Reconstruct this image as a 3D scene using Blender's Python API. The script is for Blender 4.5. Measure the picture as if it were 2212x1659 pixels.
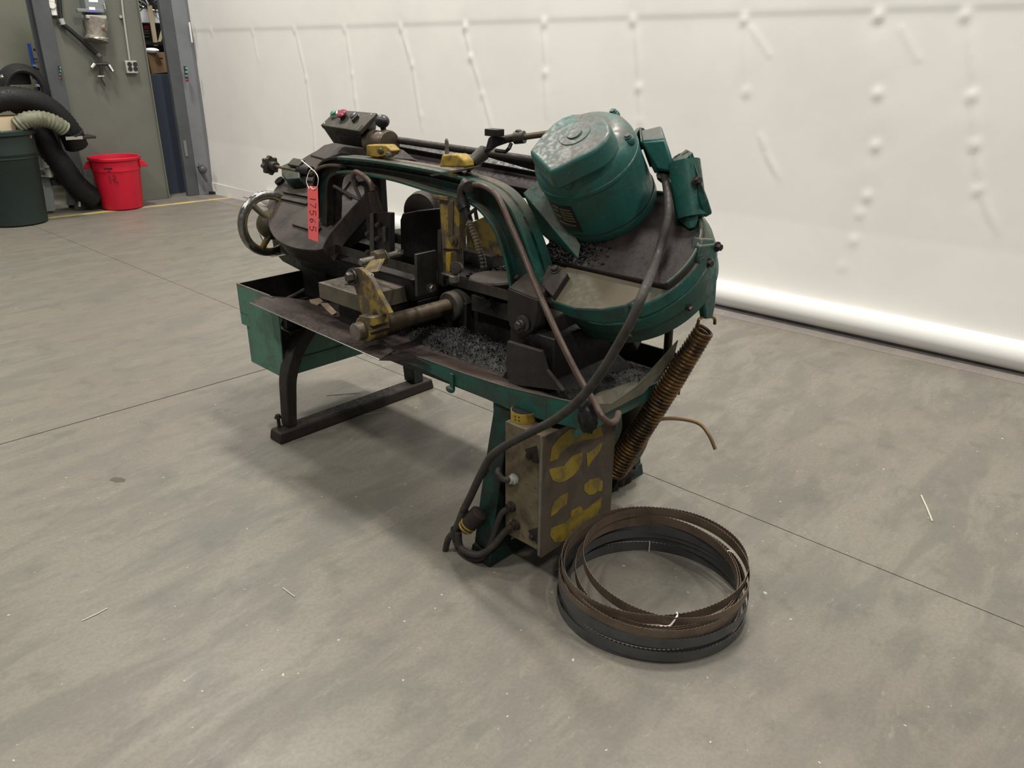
import bpy, math, random
import numpy as np
from mathutils import Vector, Matrix, noise
random.seed(7)
sc = bpy.context.scene
for o in list(bpy.data.objects): bpy.data.objects.remove(o)
COL = sc.collection
R = math.radians
# ------------------------------------------------------------------ camera
FPX, CX, CY, PITCH, CH, ROLL = 1700., 1106., 829.5, R(22.7), 1.40, R(0.3)
fw = Vector((0, math.cos(PITCH), -math.sin(PITCH)))
up0 = Vector((0, math.sin(PITCH), math.cos(PITCH)))
rt = Vector((1, 0, 0))*math.cos(ROLL) + up0*math.sin(ROLL)
up = rt.cross(fw)
CAM = Vector((0, 0, CH))
cd = bpy.data.cameras.new('camera'); cam = bpy.data.objects.new('camera', cd); COL.objects.link(cam)
cd.sensor_width = 36; cd.lens = FPX/2212*36; cd.clip_start = .05; cd.clip_end = 100
cam.matrix_world = Matrix(((rt.x, up.x, -fw.x, 0), (rt.y, up.y, -fw.y, 0), (rt.z, up.z, -fw.z, CH), (0, 0, 0, 1)))
sc.camera = cam
# ------------------------------------------------------------------ light
sc.view_settings.view_transform = 'Standard'; sc.view_settings.look = 'None'
sc.view_settings.exposure = 0.0; sc.view_settings.gamma = 1.0; sc.view_settings.use_curve_mapping = False
wd = bpy.data.worlds.new('hall'); sc.world = wd; wd.use_nodes = True
bg = wd.node_tree.nodes['Background']; bg.inputs[0].default_value = (.93, .96, 1.0, 1); bg.inputs[1].default_value = .15
def area(x, y, z, sx, sy, e, rz=0, col=(1, .965, .90)):
    l = bpy.data.lights.new('ceiling_lamp', 'AREA'); l.shape = 'RECTANGLE'; l.size = sx; l.size_y = sy; l.energy = e; l.color = col
    o = bpy.data.objects.new('ceiling_lamp', l); o.location = (x, y, z); o.rotation_euler = (0, 0, rz); COL.objects.link(o)
    return o
RZ = R(-43)
area(.62, 3.5, 6.0, .9, .5, 265, RZ)
area(3.9, .6, 6.0, .9, .5, 172, RZ)
area(-3.0, 6.0, 6.0, .9, .5, 250, RZ)
area(-2.6, .3, 6.0, .9, .5, 172, RZ)
area(.8, -3.0, 6.0, .9, .5, 172, RZ)
area(-6.2, 3.2, 6.0, .9, .5, 172, RZ)
# ------------------------------------------------------------------ frames (all real places: a picture ray meets a real plane)
def ray(x, y): return (fw + rt*((x-CX)/FPX) - up*((y-CY)/FPX)).normalized()
def hit(x, y, p0, n):
    d = ray(x, y); return CAM + d*((p0-CAM).dot(n)/d.dot(n))
def at(x, y, z=0): return hit(x, y, Vector((0, 0, z)), Vector((0, 0, 1)))
AM = R(-43.3); MO = Vector((-0.894, 2.719, 0))
MU = Vector((math.cos(AM), math.sin(AM), 0)); MV = Vector((-math.sin(AM), math.cos(AM), 0)); MZ = Vector((0, 0, 1))
MW = Matrix.Translation(MO) @ Matrix.Rotation(AM, 4, 'Z')
def M(x, y, u=None, v=None, z=None):
    n, val = (MU, u) if u is not None else ((MV, v) if v is not None else (MZ, z))
    q = hit(x, y, MO+n*val, n)-MO
    return Vector((q.dot(MU), q.dot(MV), q.z))
HA = R(37); HN = Vector((0, -math.sin(HA), math.cos(HA))); HWv = Vector((0, math.cos(HA), math.sin(HA))); HB = Vector((0, .25, .75))
def hd(u, w, h): return HB + Vector((u, 0, 0)) + HWv*w + HN*h
def H(x, y, h):
    n = MU*HN.x + MV*HN.y + MZ*HN.z
    b = HB + HN*h; b = MO + MU*b.x + MV*b.y + MZ*b.z
    q = hit(x, y, b, n)-MO
    return Vector((q.dot(MU), q.dot(MV), q.z))
# ------------------------------------------------------------------ mesh builder
class MB:
    def __init__(s): s.V = []; s.F = []
    def add(s, v, f):
        b = len(s.V); s.V += [tuple(p) for p in v]; s.F += [tuple(i+b for i in q) for q in f]; return s
    def hexa(s, a, b):
        n = len(a)
        return s.add(list(a)+list(b), [tuple(range(n))[::-1], tuple(range(n, 2*n))]+[(i, (i+1) % n, n+(i+1) % n, n+i) for i in range(n)])
    def box(s, p, q):
        x0, y0, z0 = p; x1, y1, z1 = q
        return s.hexa([(x0, y0, z0), (x1, y0, z0), (x1, y1, z0), (x0, y1, z0)], [(x0, y0, z1), (x1, y0, z1), (x1, y1, z1), (x0, y1, z1)])
    def obox(s, c, a, b, d):      # oriented box, half vectors
        c, a, b, d = map(Vector, (c, a, b, d))
        return s.hexa([c-a-b-d, c+a-b-d, c+a+b-d, c-a+b-d], [c-a-b+d, c+a-b+d, c+a+b+d, c-a+b+d])
    def prism(s, pts, off):
        pts = [Vector(p) for p in pts]; off = Vector(off)
        return s.hexa(pts, [p+off for p in pts])
    def tube(s, path, r, seg=10, cap=True, closed=False):
        P = [Vector(p) for p in path]; n = len(P)
        rr = r if isinstance(r, (list, tuple)) else [r]*n
        T = []
        for i in range(n):
            a = P[(i-1) % n] if closed or i > 0 else P[i]; b = P[(i+1) % n] if closed or i < n-1 else P[i]
            T.append((b-a).normalized() if (b-a).length > 1e-9 else Vector((0, 0, 1)))
        x = T[0].orthogonal().normalized(); V = []
        for i in range(n):
            x = (x - T[i]*x.dot(T[i])).normalized(); y = T[i].cross(x)
            for k in range(seg):
                a = 2*math.pi*k/seg; V.append(P[i]+(x*math.cos(a)+y*math.sin(a))*rr[i])
        F = []
        for i in range(n if closed else n-1):
            j = (i+1) % n
            for k in range(seg):
                l = (k+1) % seg; F.append((i*seg+k, i*seg+l, j*seg+l, j*seg+k))
        if cap and not closed: F += [tuple(range(seg))[::-1], tuple((n-1)*seg+k for k in range(seg))]
        return s.add(V, F)
    def cyl(s, p, q, r, r1=None, seg=24): return s.tube([p, q], [r, r if r1 is None else r1], seg)
    def lathe(s, o, ax, prof, seg=40):
        o = Vector(o); ax = Vector(ax).normalized(); x = ax.orthogonal().normalized(); y = ax.cross(x); V = []; n = len(prof)
        for r, t in prof:
            for k in range(seg):
                a = 2*math.pi*k/seg; V.append(o+ax*t+(x*math.cos(a)+y*math.sin(a))*max(r, 1e-4))
        F = [(i*seg+k, i*seg+(k+1) % seg, (i+1)*seg+(k+1) % seg, (i+1)*seg+k) for i in range(n-1) for k in range(seg)]
        F += [tuple(range(seg))[::-1], tuple((n-1)*seg+k for k in range(seg))]
        return s.add(V, F)
    def sph(s, c, r, sc3=(1, 1, 1), seg=16):
        V = []; c = Vector(c); n = seg//2
        for i in range(n+1):
            t = math.pi*i/n
            for k in range(seg):
                a = 2*math.pi*k/seg; rr_ = max(math.sin(t), 1e-3)
                V.append(c+Vector((rr_*math.cos(a)*r*sc3[0], rr_*math.sin(a)*r*sc3[1], math.cos(t)*r*sc3[2])))
        F = [(i*seg+k, (i+1)*seg+k, (i+1)*seg+(k+1) % seg, i*seg+(k+1) % seg) for i in range(n) for k in range(seg)]
        return s.add(V, F)
    def bolt(s, p, ax, r=.01, h=.008, shank=0):
        p = Vector(p); ax = Vector(ax).normalized()
        s.cyl(p-ax*.002, p+ax*.0025, r*1.35, seg=16)
        s.tube([p, p+ax*h*.8, p+ax*h], [r, r, r*.85], 6)
        if shank: s.cyl(p-ax*shank, p, r*.55, seg=8)
        return s
    def build(s, name, mat, parent=None, world=None, bevel=0, ang=35, seg=2):
        me = bpy.data.meshes.new(name); me.from_pydata(s.V, [], s.F); me.update()
        import bmesh
        bm = bmesh.new(); bm.from_mesh(me); bmesh.ops.recalc_face_normals(bm, faces=bm.faces); bm.to_mesh(me); bm.free()
        me.shade_smooth(); me.set_sharp_from_angle(angle=R(ang)); me.materials.append(mat)
        o = bpy.data.objects.new(name, me); COL.objects.link(o)
        if parent is not None: o.parent = parent
        elif world is not None: o.matrix_world = world
        if bevel:
            m = o.modifiers.new('bevel', 'BEVEL'); m.width = bevel; m.segments = seg; m.limit_method = 'ANGLE'; m.angle_limit = R(30); m.harden_normals = False
        return o
def smooth(pts, n=8, closed=False):
    P = [Vector(p) for p in pts]; out = []; m = len(P)
    for i in range(m if closed else m-1):
        g = lambda k: P[k % m] if closed else P[min(max(k, 0), m-1)]
        a, b, c, d = g(i-1), g(i), g(i+1), g(i+2)
        for k in range(n):
            t = k/n; out.append(.5*((2*b)+(c-a)*t+(2*a-5*b+4*c-d)*t*t+(3*b-a-3*c+d)*t**3))
    if not closed: out.append(P[-1])
    return out
def thing(name, label, cat, mw=None, group=None):
    o = bpy.data.objects.new(name, None); COL.objects.link(o); o.empty_display_size = .05
    if mw is not None: o.matrix_world = mw
    return tag(o, label, cat, group)
def tag(o, label, cat, group=None, kind=None):
    o['label'] = label; o['category'] = cat
    if group: o['group'] = group
    if kind: o['kind'] = kind
    return o
def struct(o, label=None):
    o['kind'] = 'structure'
    if label: o['label'] = label
    return o
# ------------------------------------------------------------------ materials
MATS = {}
def nodes(name):
    m = bpy.data.materials.new(name); m.use_nodes = True; MATS[name] = m
    t = m.node_tree; return m, t, t.nodes['Principled BSDF']
def nz(t, vec, scale, detail=4, rough=.55, dist=0):
    n = t.nodes.new('ShaderNodeTexNoise'); n.inputs['Scale'].default_value = scale; n.inputs['Detail'].default_value = detail
    n.inputs['Roughness'].default_value = rough; n.inputs['Distortion'].default_value = dist
    t.links.new(vec, n.inputs['Vector']); return n.outputs['Fac']
def ramp(t, f, a, b, lo=0, hi=1):
    n = t.nodes.new('ShaderNodeMapRange'); n.interpolation_type = 'SMOOTHSTEP'
    for i, v in enumerate((a, b, lo, hi)): n.inputs[i+1].default_value = v
    t.links.new(f, n.inputs[0]); return n.outputs[0]
def mix(t, f, a, b):
    n = t.nodes.new('ShaderNodeMix'); n.data_type = 'RGBA'
    for sock, v in ((n.inputs[0], f), (n.inputs[6], a), (n.inputs[7], b)):
        if isinstance(v, bpy.types.NodeSocket): t.links.new(v, sock)
        elif isinstance(v, (int, float)): sock.default_value = v
        else: sock.default_value = (*v, 1)
    return n.outputs[2]
def mul(t, a, b, op='MULTIPLY'):
    n = t.nodes.new('ShaderNodeMath'); n.operation = op
    for sock, v in ((n.inputs[0], a), (n.inputs[1], b)):
        if isinstance(v, bpy.types.NodeSocket): t.links.new(v, sock)
        else: sock.default_value = v
    return n.outputs[0]
def bump(t, b, f, strength=.3, dist=.002):
    n = t.nodes.new('ShaderNodeBump'); n.inputs['Strength'].default_value = strength; n.inputs['Distance'].default_value = dist
    t.links.new(f, n.inputs['Height']); t.links.new(n.outputs[0], b.inputs['Normal'])
def grimy(name, col, col2=None, amt=.5, scale=9, rough=.5, metal=0, dust=None, damt=.7, bmp=.25, lo=.42, hi=.68, fine=None, dl=(.25, .6), spec=.28):
    """worn painted or oily metal: second colour in patches, settled dust on upward faces (a real layer)"""
    m, t, b = nodes(name)
    tc = t.nodes.new('ShaderNodeTexCoord').outputs['Object']
    base = col
    if col2 is not None:
        f = nz(t, tc, scale, 7, .62, .3); base = mix(t, mul(t, ramp(t, f, lo, hi), amt), base, col2)
    if fine is not None:
        f = nz(t, tc, scale*9, 3, .6); base = mix(t, ramp(t, f, .6, .72, 0, .7), base, fine)
    f2 = nz(t, tc, 70, 3, .6)
    if dust is not None:
        g = t.nodes.new('ShaderNodeNewGeometry'); sx = t.nodes.new('ShaderNodeSeparateXYZ'); t.links.new(g.outputs['Normal'], sx.inputs[0])
        up_ = ramp(t, sx.outputs[2], .35, .92)
        base = mix(t, mul(t, mul(t, up_, ramp(t, nz(t, tc, scale*.8, 6, .65), *dl)), damt), base, dust)
    if not isinstance(base, bpy.types.NodeSocket): b.inputs['Base Color'].default_value = (*base, 1)
    else: t.links.new(base, b.inputs['Base Color'])
    b.inputs['Metallic'].default_value = metal; b.inputs['Specular IOR Level'].default_value = spec
    t.links.new(ramp(t, f2, .3, .7, max(rough-.12, .05), min(rough+.15, 1)), b.inputs['Roughness'])
    if bmp: bump(t, b, nz(t, tc, 55, 6, .7), bmp, .0015)
    return m
def plain(name, col, rough=.5, metal=0):
    m, t, b = nodes(name); b.inputs['Base Color'].default_value = (*col, 1); b.inputs['Roughness'].default_value = rough; b.inputs['Metallic'].default_value = metal
    return m
DUST = (.092, .072, .050)
green = grimy('green_paint', (.011, .074, .058), (.024, .038, .031), .85, 9, .4, 0, DUST, .95, .2, .40, .62, fine=(.022, .14, .11))
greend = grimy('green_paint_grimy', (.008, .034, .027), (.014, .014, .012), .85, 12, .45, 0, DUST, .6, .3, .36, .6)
motorg = grimy('motor_green', (.015, .102, .085), (.028, .052, .042), .6, 11, .48, 0, (.085, .070, .056), .9, .05, fine=(.03, .17, .145), dl=(.33, .58), spec=.5)
tankg = grimy('tank_green', (.070, .165, .118), (.055, .085, .062), .6, 14, .5, 0, DUST, .4, .2)
black = grimy('oily_black', (.009, .008, .0075), (.020, .016, .014), .8, 12, .42, 0, (.028, .024, .021), .5, .5)
castd = grimy('dusty_cast', (.017, .014, .0125), (.032, .026, .022), .8, 9, .6, 0, (.055, .043, .035), .8, .5)
purple = grimy('dusty_purple_cast', (.020, .014, .0145), (.036, .024, .024), .8, 14, .65, 0, (.050, .036, .035), .85, .6)
coverm = grimy('cover_cast', (.018, .014, .012), (.032, .025, .020), .7, 10, .55, 0, (.066, .052, .044), .85, .35)
tanm = grimy('tan_dust', (.010, .07, .056), (.024, .03, .026), .8, 12, .6, 0, (.115, .090, .058), .97, .6, dl=(.15, .42))
steel = grimy('worn_steel', (.20, .185, .16), (.09, .08, .07), .8, 8, .34, .6, DUST, .3, .06)
steeld = grimy('dark_steel', (.06, .055, .05), (.035, .03, .027), .8, 16, .42, .5, DUST, .3, .3)
bright = plain('bright_steel', (.62, .6, .56), .22, 1)
barm = grimy('brown_bar', (.10, .075, .050), (.05, .04, .03), .8, 20, .42, .4, DUST, .3, .4)
platem = grimy('bed_plate_steel', (.13, .115, .085), (.08, .075, .06), .8, 8, .42, .35, (.23, .195, .165), .8, .25)
yellow = grimy('worn_yellow', (.215, .150, .03), (.068, .052, .036), .95, 24, .5, 0, DUST, .55, .45, .38, .54, fine=(.30, .24, .10))
yellowb = grimy('bright_yellow', (.32, .215, .03), (.11, .075, .03), .9, 30, .45, 0, None, 0, .3)
yellowd = grimy('grimy_yellow', (.14, .10, .028), (.045, .038, .028), .95, 18, .5, 0, DUST, .5, .4, .36, .56)
pan = grimy('pan_steel', (.040, .032, .029), (.075, .05, .042), .8, 9, .38, .3, (.07, .055, .05), .6, .5)
olive = grimy('bent_olive_sheet', (.105, .098, .070), (.06, .056, .04), .8, 12, .5, 0, DUST, .2, .2)
cabm = grimy('rusty_tan_cabinet', (.125, .102, .062), (.055, .037, .022), .9, 10, .55, 0, None, 0, .35, .40, .66, fine=(.035, .027, .018))
cabf = grimy('brown_cabinet_front', (.082, .064, .046), (.055, .041, .030), .8, 8, .6, 0, None, 0, .35)
sten = grimy('stencil_yellow', (.225, .160, .020), (.11, .078, .030), .8, 22, .6, 0, None, 0, .35, .45, .62, fine=(.05, .034, .018))
greyhose = plain('grey_rubber', (.045, .042, .038), .45)
castl = grimy('grey_dusty_cast', (.085, .078, .068), (.04, .036, .032), .8, 22, .55, .2, DUST, .6, .5)
rubber = grimy('rubber_cord', (.030, .026, .023), (.048, .039, .032), .8, 30, .6, 0, None, 0, .3)
tubem = grimy('brown_tube', (.075, .048, .036), (.045, .034, .028), .8, 30, .4, 0, None, 0, .2)
spr = grimy('oily_spring', (.17, .095, .035), (.03, .022, .016), .9, 16, .35, .5, None, 0, .2, .42, .6)
rusty = grimy('rusty_dark', (.022, .015, .012), (.012, .010, .009), .8, 30, .6, 0, (.035, .027, .022), .5, .8)
chipm = grimy('black_chips', (.007, .007, .007), (.028, .026, .024), .8, 40, .5, .1, (.036, .034, .031), .6, 1.0, .45, .7)
flake = plain('bright_chip', (.35, .34, .32), .3, 1)
bladeg = grimy('blade_grey', (.098, .099, .101), (.07, .067, .064), .7, 14, .4, .5, None, 0, .15)
bladeb = grimy('blade_brown', (.16, .118, .085), (.098, .076, .06), .8, 12, .45, .4, None, 0, .2)
string = plain('white_string', (.75, .7, .64), .7)
redtag = plain('coral_tag', (.86, .13, .13), .7)
ink = plain('black_ink', (.05, .012, .015), .6)
redcan = grimy('red_plastic', (.50, .010, .030), (.38, .012, .03), .4, 5, .42, 0, None, 0, .05)
grncan = grimy('dark_green_plastic', (.017, .028, .024), (.022, .033, .029), .5, 8, .5, 0, None, 0, .1)
blackp = plain('black_plastic', (.012, .012, .012), .4)
hosem = grimy('black_hose', (.007, .007, .007), (.013, .013, .013), .6, 20, .6, 0, (.03, .03, .03), .3, .2)
hoseg = grimy('grey_green_duct', (.17, .175, .12), (.10, .10, .07), .7, 14, .5, 0, None, 0, .1)
wallg = grimy('grey_wall_paint', (.135, .136, .116), (.115, .117, .10), .8, 1.8, .42, 0, None, 0, .1)
wallb = grimy('far_wall_paint', (.30, .305, .24), (.26, .265, .21), .8, 2, .6, 0, None, 0, .05)
colm = grimy('column_paint', (.078, .084, .088), (.062, .066, .072), .8, 4, .4, 0, None, 0, .05)
coll = grimy('frame_paint', (.165, .172, .182), (.135, .142, .152), .8, 4, .4, 0, None, 0, .05)
bluem = plain('slate_blue', (.036, .048, .070), .5)
white = plain('white_paint', (.72, .70, .66), .5)
whiteb = plain('white_paper', (.85, .84, .86), .6)
card = grimy('cardboard', (.27, .17, .09), (.20, .13, .075), .6, 8, .8, 0, None, 0, .05)
wood = plain('pine_strip', (.62, .50, .32), .6)
greyp = plain('light_grey_metal', (.42, .42, .40), .4, .3)
boxg = plain('grey_box', (.17, .19, .19), .45)
blue = plain('blue_panel', (.015, .05, .22), .5)
yline = grimy('floor_line_yellow', (.52, .40, .10), (.34, .31, .24), .9, 7, .5, 0, None, 0, .1, .45, .6)
# ------------------------------------------------------------------ floor
def floor_mat(name, c1, c2):
    m, t, b = nodes(name)
    g = t.nodes.new('ShaderNodeNewGeometry').outputs['Position']
    mp = t.nodes.new('ShaderNodeMapping'); mp.vector_type = 'TEXTURE'; mp.inputs['Rotation'].default_value = (0, 0, R(50)); mp.inputs['Scale'].default_value = (.95, .32, 1); t.links.new(g, mp.inputs[0])
    big = nz(t, g, .8, 6, .6); streak = nz(t, mp.outputs[0], 2.2, 8, .66, .4); med = nz(t, g, 7, 7, .65, .2); fin = nz(t, g, 90, 4, .7)
    c = mix(t, ramp(t, streak, .40, .60), c1, c2)
    c = mix(t, ramp(t, big, .42, .62, 0, .4), c, (.178, .150, .122))
    c = mix(t, ramp(t, nz(t, g, 1.7, 5, .6), .55, .68, 0, .35), c, (.118, .122, .105))
    c = mix(t, ramp(t, med, .52, .70, 0, .55), c, (c2[0]*.72, c2[1]*.74, c2[2]*.74))
    c = mix(t, ramp(t, nz(t, mp.outputs[0], 10, 9, .75), .58, .72, 0, .55), c, (.33, .305, .25))
    c = mix(t, ramp(t, nz(t, mp.outputs[0], 26, 6, .75), .50, .72, 0, .45), c, (.115, .105, .088))
    c = mix(t, ramp(t, fin, .40, .60, 0, .28), c, (.105, .098, .085))
    c = mix(t, ramp(t, nz(t, g, 55, 1, .4), .775, .80, 0, .6), c, (.55, .53, .48))
    t.links.new(c, b.inputs['Base Color'])
    t.links.new(ramp(t, streak, .3, .7, .36, .55), b.inputs['Roughness']); b.inputs['Specular IOR Level'].default_value = .35
    bump(t, b, fin, .12, .001)
    return m
fm = floor_mat('concrete', (.192, .176, .142), (.146, .136, .114)); fs = floor_mat('concrete_strip', (.26, .235, .215), (.21, .185, .175))
fgap = plain('joint_dark', (.055, .045, .038), .9)
fl = MB().box((-18, -9, -.06), (9, 16, -.012)).build('floor', fgap); struct(fl, 'grey polished concrete floor with saw cut joints')
def clip(poly, p, n, g):
    out = []
    for i in range(len(poly)):
        a, b = poly[i], poly[(i+1) % len(poly)]; da = (a-p).dot(n)-g; db = (b-p).dot(n)-g
        if da >= 0: out.append(a)
        if (da >= 0) != (db >= 0): out.append(a+(b-a)*(da/(da-db)))
    return out
def V2(*a): return Vector((a[0], a[1]))
J1p, J1d = at(1100, 904).xy, (at(2160, 1350).xy-at(130, 517).xy).normalized()
J2p = at(0, 960).xy; J2d = (at(565, 800).xy-J2p).normalized()
J3p = at(1550, 680).xy; J3d = (at(2212, 830).xy-J3p).normalized()
n1, n2, n3 = (V2(-d.y, d.x) for d in (J1d, J2d, J3d))
big = [V2(-18, -9), V2(9, -9), V2(9, 16), V2(-18, 16)]
def slab(cons, mat_):
    poly = big
    for p, n, g in cons: poly = clip(poly, p, n, g)
    if len(poly) < 3: return
    MB().prism([(q.x, q.y, -.0121) for q in poly], (0, 0, .0121)).build('slab', mat_, fl)
G = .0035
slab([(J3p, n3, .002)], fs)
for s1 in (1, -1):
    for s2 in (1, -1):
        if s1 > 0 or True: slab([(J3p, -n3, .002), (J1p, n1*s1, G*.5), (J2p, n2*s2, G)], fm)
# ------------------------------------------------------------------ curtain wall
CP = at(455, 415); CDv = (at(2212, 800)-CP).normalized(); CN = Vector((CDv.y, -CDv.x, 0)).normalized()
if CN.dot(-CP) < 0: CN = -CN
def CW(x, y, off=0):
    q = hit(x, y, CP+CN*off, CN)-CP; return (q.dot(CDv), q.z)
def creases():
    L = [[(548, 75), (560, 130)], [(640, 75), (662, 170), (680, 290), (682, 330)], [(748, 70), (762, 160), (778, 290)], [(868, 65), (893, 140), (915, 280)], [(880, 70), (886, 130)], [(1005, 60), (1020, 120), (1045, 200), (1070, 290)],
         [(1175, 55), (1182, 155), (1182, 250)], [(1375, 45), (1382, 190), (1384, 270)], [(1612, 45), (1615, 190)], [(1640, 290), (1655, 335), (1680, 385)], [(1950, 60), (1985, 130)], [(2093, 50), (2100, 200), (2105, 320), (2122, 430), (2150, 500)], [(1625, 60), (1665, 120)]]
    D = [(460, 70, 1), (548, 69, 1), (637, 66, 1.3), (745, 63, 1.2), (868, 60, 1.5), (1010, 58, 2.2), (1180, 50, 1.8), (1370, 46, 1.7), (1610, 42, 1.6), (1900, 35, 2.2), (2088, 33, 1.8), (662, 170, .6), (762, 160, .6), (770, 215, .5), (893, 140, .8), (915, 250, .5), (1020, 125, 1.5), (1045, 205, .8),
         (1181, 158, 1.2), (1382, 190, 1.2), (1613, 200, 1.2), (1897, 203, 1.6), (2100, 208, 1.4), (1892, 316, 1.5), (2106, 312, 1.3), (1874, 425, 1.4), (2112, 412, 1.2), (1858, 462, .9), (1845, 520, 1), (1822, 575, .6), (1384, 262, .5)]
    return L, D
def make_curtain():
    s = np.concatenate([np.arange(-.05, 8.6, .0165), [9, 10, 11, 12]]); z = np.concatenate([np.linspace(.03, 2.25, 150), [2.6, 3.2, 4, 5.2]])
    S, Z = np.meshgrid(s, z); D = np.zeros_like(S)
    Ls, Ds = creases()
    for L in Ls:
        P = [CW(*p) for p in L]
        for (a, b), (c, d) in zip(P, P[1:]):
            l2 = (c-a)**2+(d-b)**2; t = np.clip(((S-a)*(c-a)+(Z-b)*(d-b))/l2, 0, 1)
            q = (S-a-t*(c-a)); r = np.hypot(q, Z-b-t*(d-b))
            D = np.maximum(D, 0)+0 if False else D
            D += (.0045*np.exp(-(r/.022)**2)*np.tanh(q/.010)+.0040*np.exp(-(r/.012)**2))*(.35+.65*np.sin(np.pi*np.clip(t*.9+.05, 0, 1))) if len(L) > 2 else .003*np.exp(-(r/.012)**2)
    for x, y, k in Ds:
        a, b = CW(x, y); r = np.hypot((S-a), (Z-b)*.8)
        D += .0060*k*np.exp(-(r/.024)**2)-.0018*k*np.exp(-(r/.06)**2)
    zs = CW(1000, 50)[1]
    D += .0022*np.tanh((Z-zs)/.012)
    zs2 = CW(1500, 20)[1]+.12
    D += .004*np.sin(S*1.7+Z*.6)+.006*np.sin(S*.9-Z*2.0)
    D *= 1.0
    lowr = np.clip((.55-Z)/.5, 0, 1); D += lowr*.02
    base = np.array(CP); d_ = np.array(CDv); n_ = np.array(CN)
    V = base+S[..., None]*d_+Z[..., None]*np.array([0, 0, 1])+(D+.015)[..., None]*n_
    nz_, ns = S.shape; V = V.reshape(-1, 3)
    idx = np.arange(nz_*ns).reshape(nz_, ns)
    F = np.stack([idx[:-1, :-1], idx[:-1, 1:], idx[1:, 1:], idx[1:, :-1]], -1).reshape(-1, 4)
    me = bpy.data.meshes.new('wall_back'); me.from_pydata(V.tolist(), [], F.tolist()); me.shade_smooth()
    m, t, b = nodes('white_vinyl'); g = t.nodes.new('ShaderNodeNewGeometry').outputs['Position']
    c = mix(t, ramp(t, nz(t, g, 1.3, 5, .6), .4, .65), (.78, .765, .725), (.745, .72, .69)); t.links.new(c, b.inputs['Base Color'])
    b.inputs['Roughness'].default_value = .42; b.inputs['Specular IOR Level'].default_value = .5
    bump(t, b, nz(t, g, 3.5, 4, .55), .10, .02)
    me.materials.append(m); o = bpy.data.objects.new('wall_back', me); COL.objects.link(o)
    mo = o.modifiers.new('thick', 'SOLIDIFY'); mo.thickness = .03; mo.offset = 1 if False else -1
    return struct(o, 'white quilted vinyl curtain wall with button dimples and creases'), m
curtain, vinyl = make_curtain()
def cpt(s, off, z): p = CP+CDv*s+CN*off; return Vector((p.x, p.y, z))
# rolled bottom hem of the curtain
MB().tube([cpt(s, .045+.004*math.sin(s*3), .082+.003*math.sin(s*2.1)) for s in np.arange(1.2, 12, .2)], .072, 24).build('hem_roll', plain('white_hem', (.68, .67, .64), .8), curtain)
MB().prism([cpt(0, .02, .0), cpt(1.6, .02, .0), cpt(1.6, .02, .10), cpt(0, .02, .12)], CN*.02).build('hem_strip', vinyl, curtain)
# ------------------------------------------------------------------ left wall
LP = at(366, 428); LD = Vector((math.cos(R(43.5)), math.sin(R(43.5)), 0)); LN = Vector((LD.y, -LD.x, 0))
def LW(x, y, off=0): return hit(x, y, LP+LN*off, LN)
def lq(p): q = p-LP; return q.dot(LD), q.z
def lpt(s, off, z): p = LP+LD*s+LN*off; return Vector((p.x, p.y, z))
def lbox(mb, s0, s1, z0, z1, o0, o1):
    return mb.prism([lpt(s0, o0, z0), lpt(s1, o0, z0), lpt(s1, o0, z1), lpt(s0, o0, z1)], LN*(o1-o0))
def lrect(mb, x0, y0, x1, y1, o0, o1):   # box on the wall whose front face spans these two corners
    a = lq(LW(x0, y0, o1)); b = lq(LW(x1, y1, o1)); return lbox(mb, min(a[0], b[0]), max(a[0], b[0]), min(a[1], b[1]), max(a[1], b[1]), o0, o1)
sl = lq(LW(143, 230))[0]
w = lbox(MB(), sl-.05, 0, 0, 3.2, -.05, 0).build('wall_left', wallg, bevel=.004); struct(w, 'dark grey painted sheet wall with pipes and outlet')
lbox(MB(), -.012, .0, 0, 3.2, .001, .02).build('edge_trim', wallg, w)
s0 = lq(LW(100, 120))[0]
k0 = lq(LW(72, 20, .10))[0]; k1 = lq(LW(109, 20, .10))[0]
cl = lbox(MB(), k0, k1, 0, 3.2, .085, .10); lbox(cl, (k0+k1)/2-.008, (k0+k1)/2+.008, 0, 3.2, -.085, .085); lbox(cl, k0, k1, 0, 3.2, -.10, -.085)
o = cl.build('trim_1', colm, bevel=.004); struct(o, 'dark blue grey steel column beside hoses')
MB().prism([lpt(-16, -1.5, 0), lpt(2.5, -1.5, 0), lpt(2.5, -1.5, 5), lpt(-16, -1.5, 5)], LN*.05).build('wall_far', wallb); struct(bpy.data.objects['wall_far'], 'pale grey green far wall')
bxs = lbox(MB(), -3.2, -1.42, .0, 3.4, -.75, -.7); o = bxs.build('wall_side', wallb, bevel=.01); struct(o, 'pale grey green enclosure panel behind hoses')
# door frame to the right of the gap
a = lq(LW(402, 416, .02))[0]; b_ = lq(LW(430, 416, .02))[0]
c_ = lq(LW(455, 413, .02))[0]
a += .018
o = lbox(MB(), a, b_, 0, 3.2, -.04, .02).build('trim_2', colm, bevel=.004); struct(o, 'dark grey steel door post beside the gap')
MB().prism([lpt(b_, .02, 0), lpt(c_, .05, 0), lpt(c_+.05, .02, 0), lpt(c_+.05, -.06, 0), lpt(b_, -.06, 0)], (0, 0, 3.2)).build('trim_3', coll, bevel=.003); struct(bpy.data.objects['trim_3'], 'pale blue grey door frame beside white curtain')
# blue door panel in the gap
o = lbox(MB(), -.3, .6, .0, lq(LW(380, 160, -.25))[1], -.27, -.25).build('door_1', bluem, bevel=.003); struct(o, 'slate blue door panel low in the gap')
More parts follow.
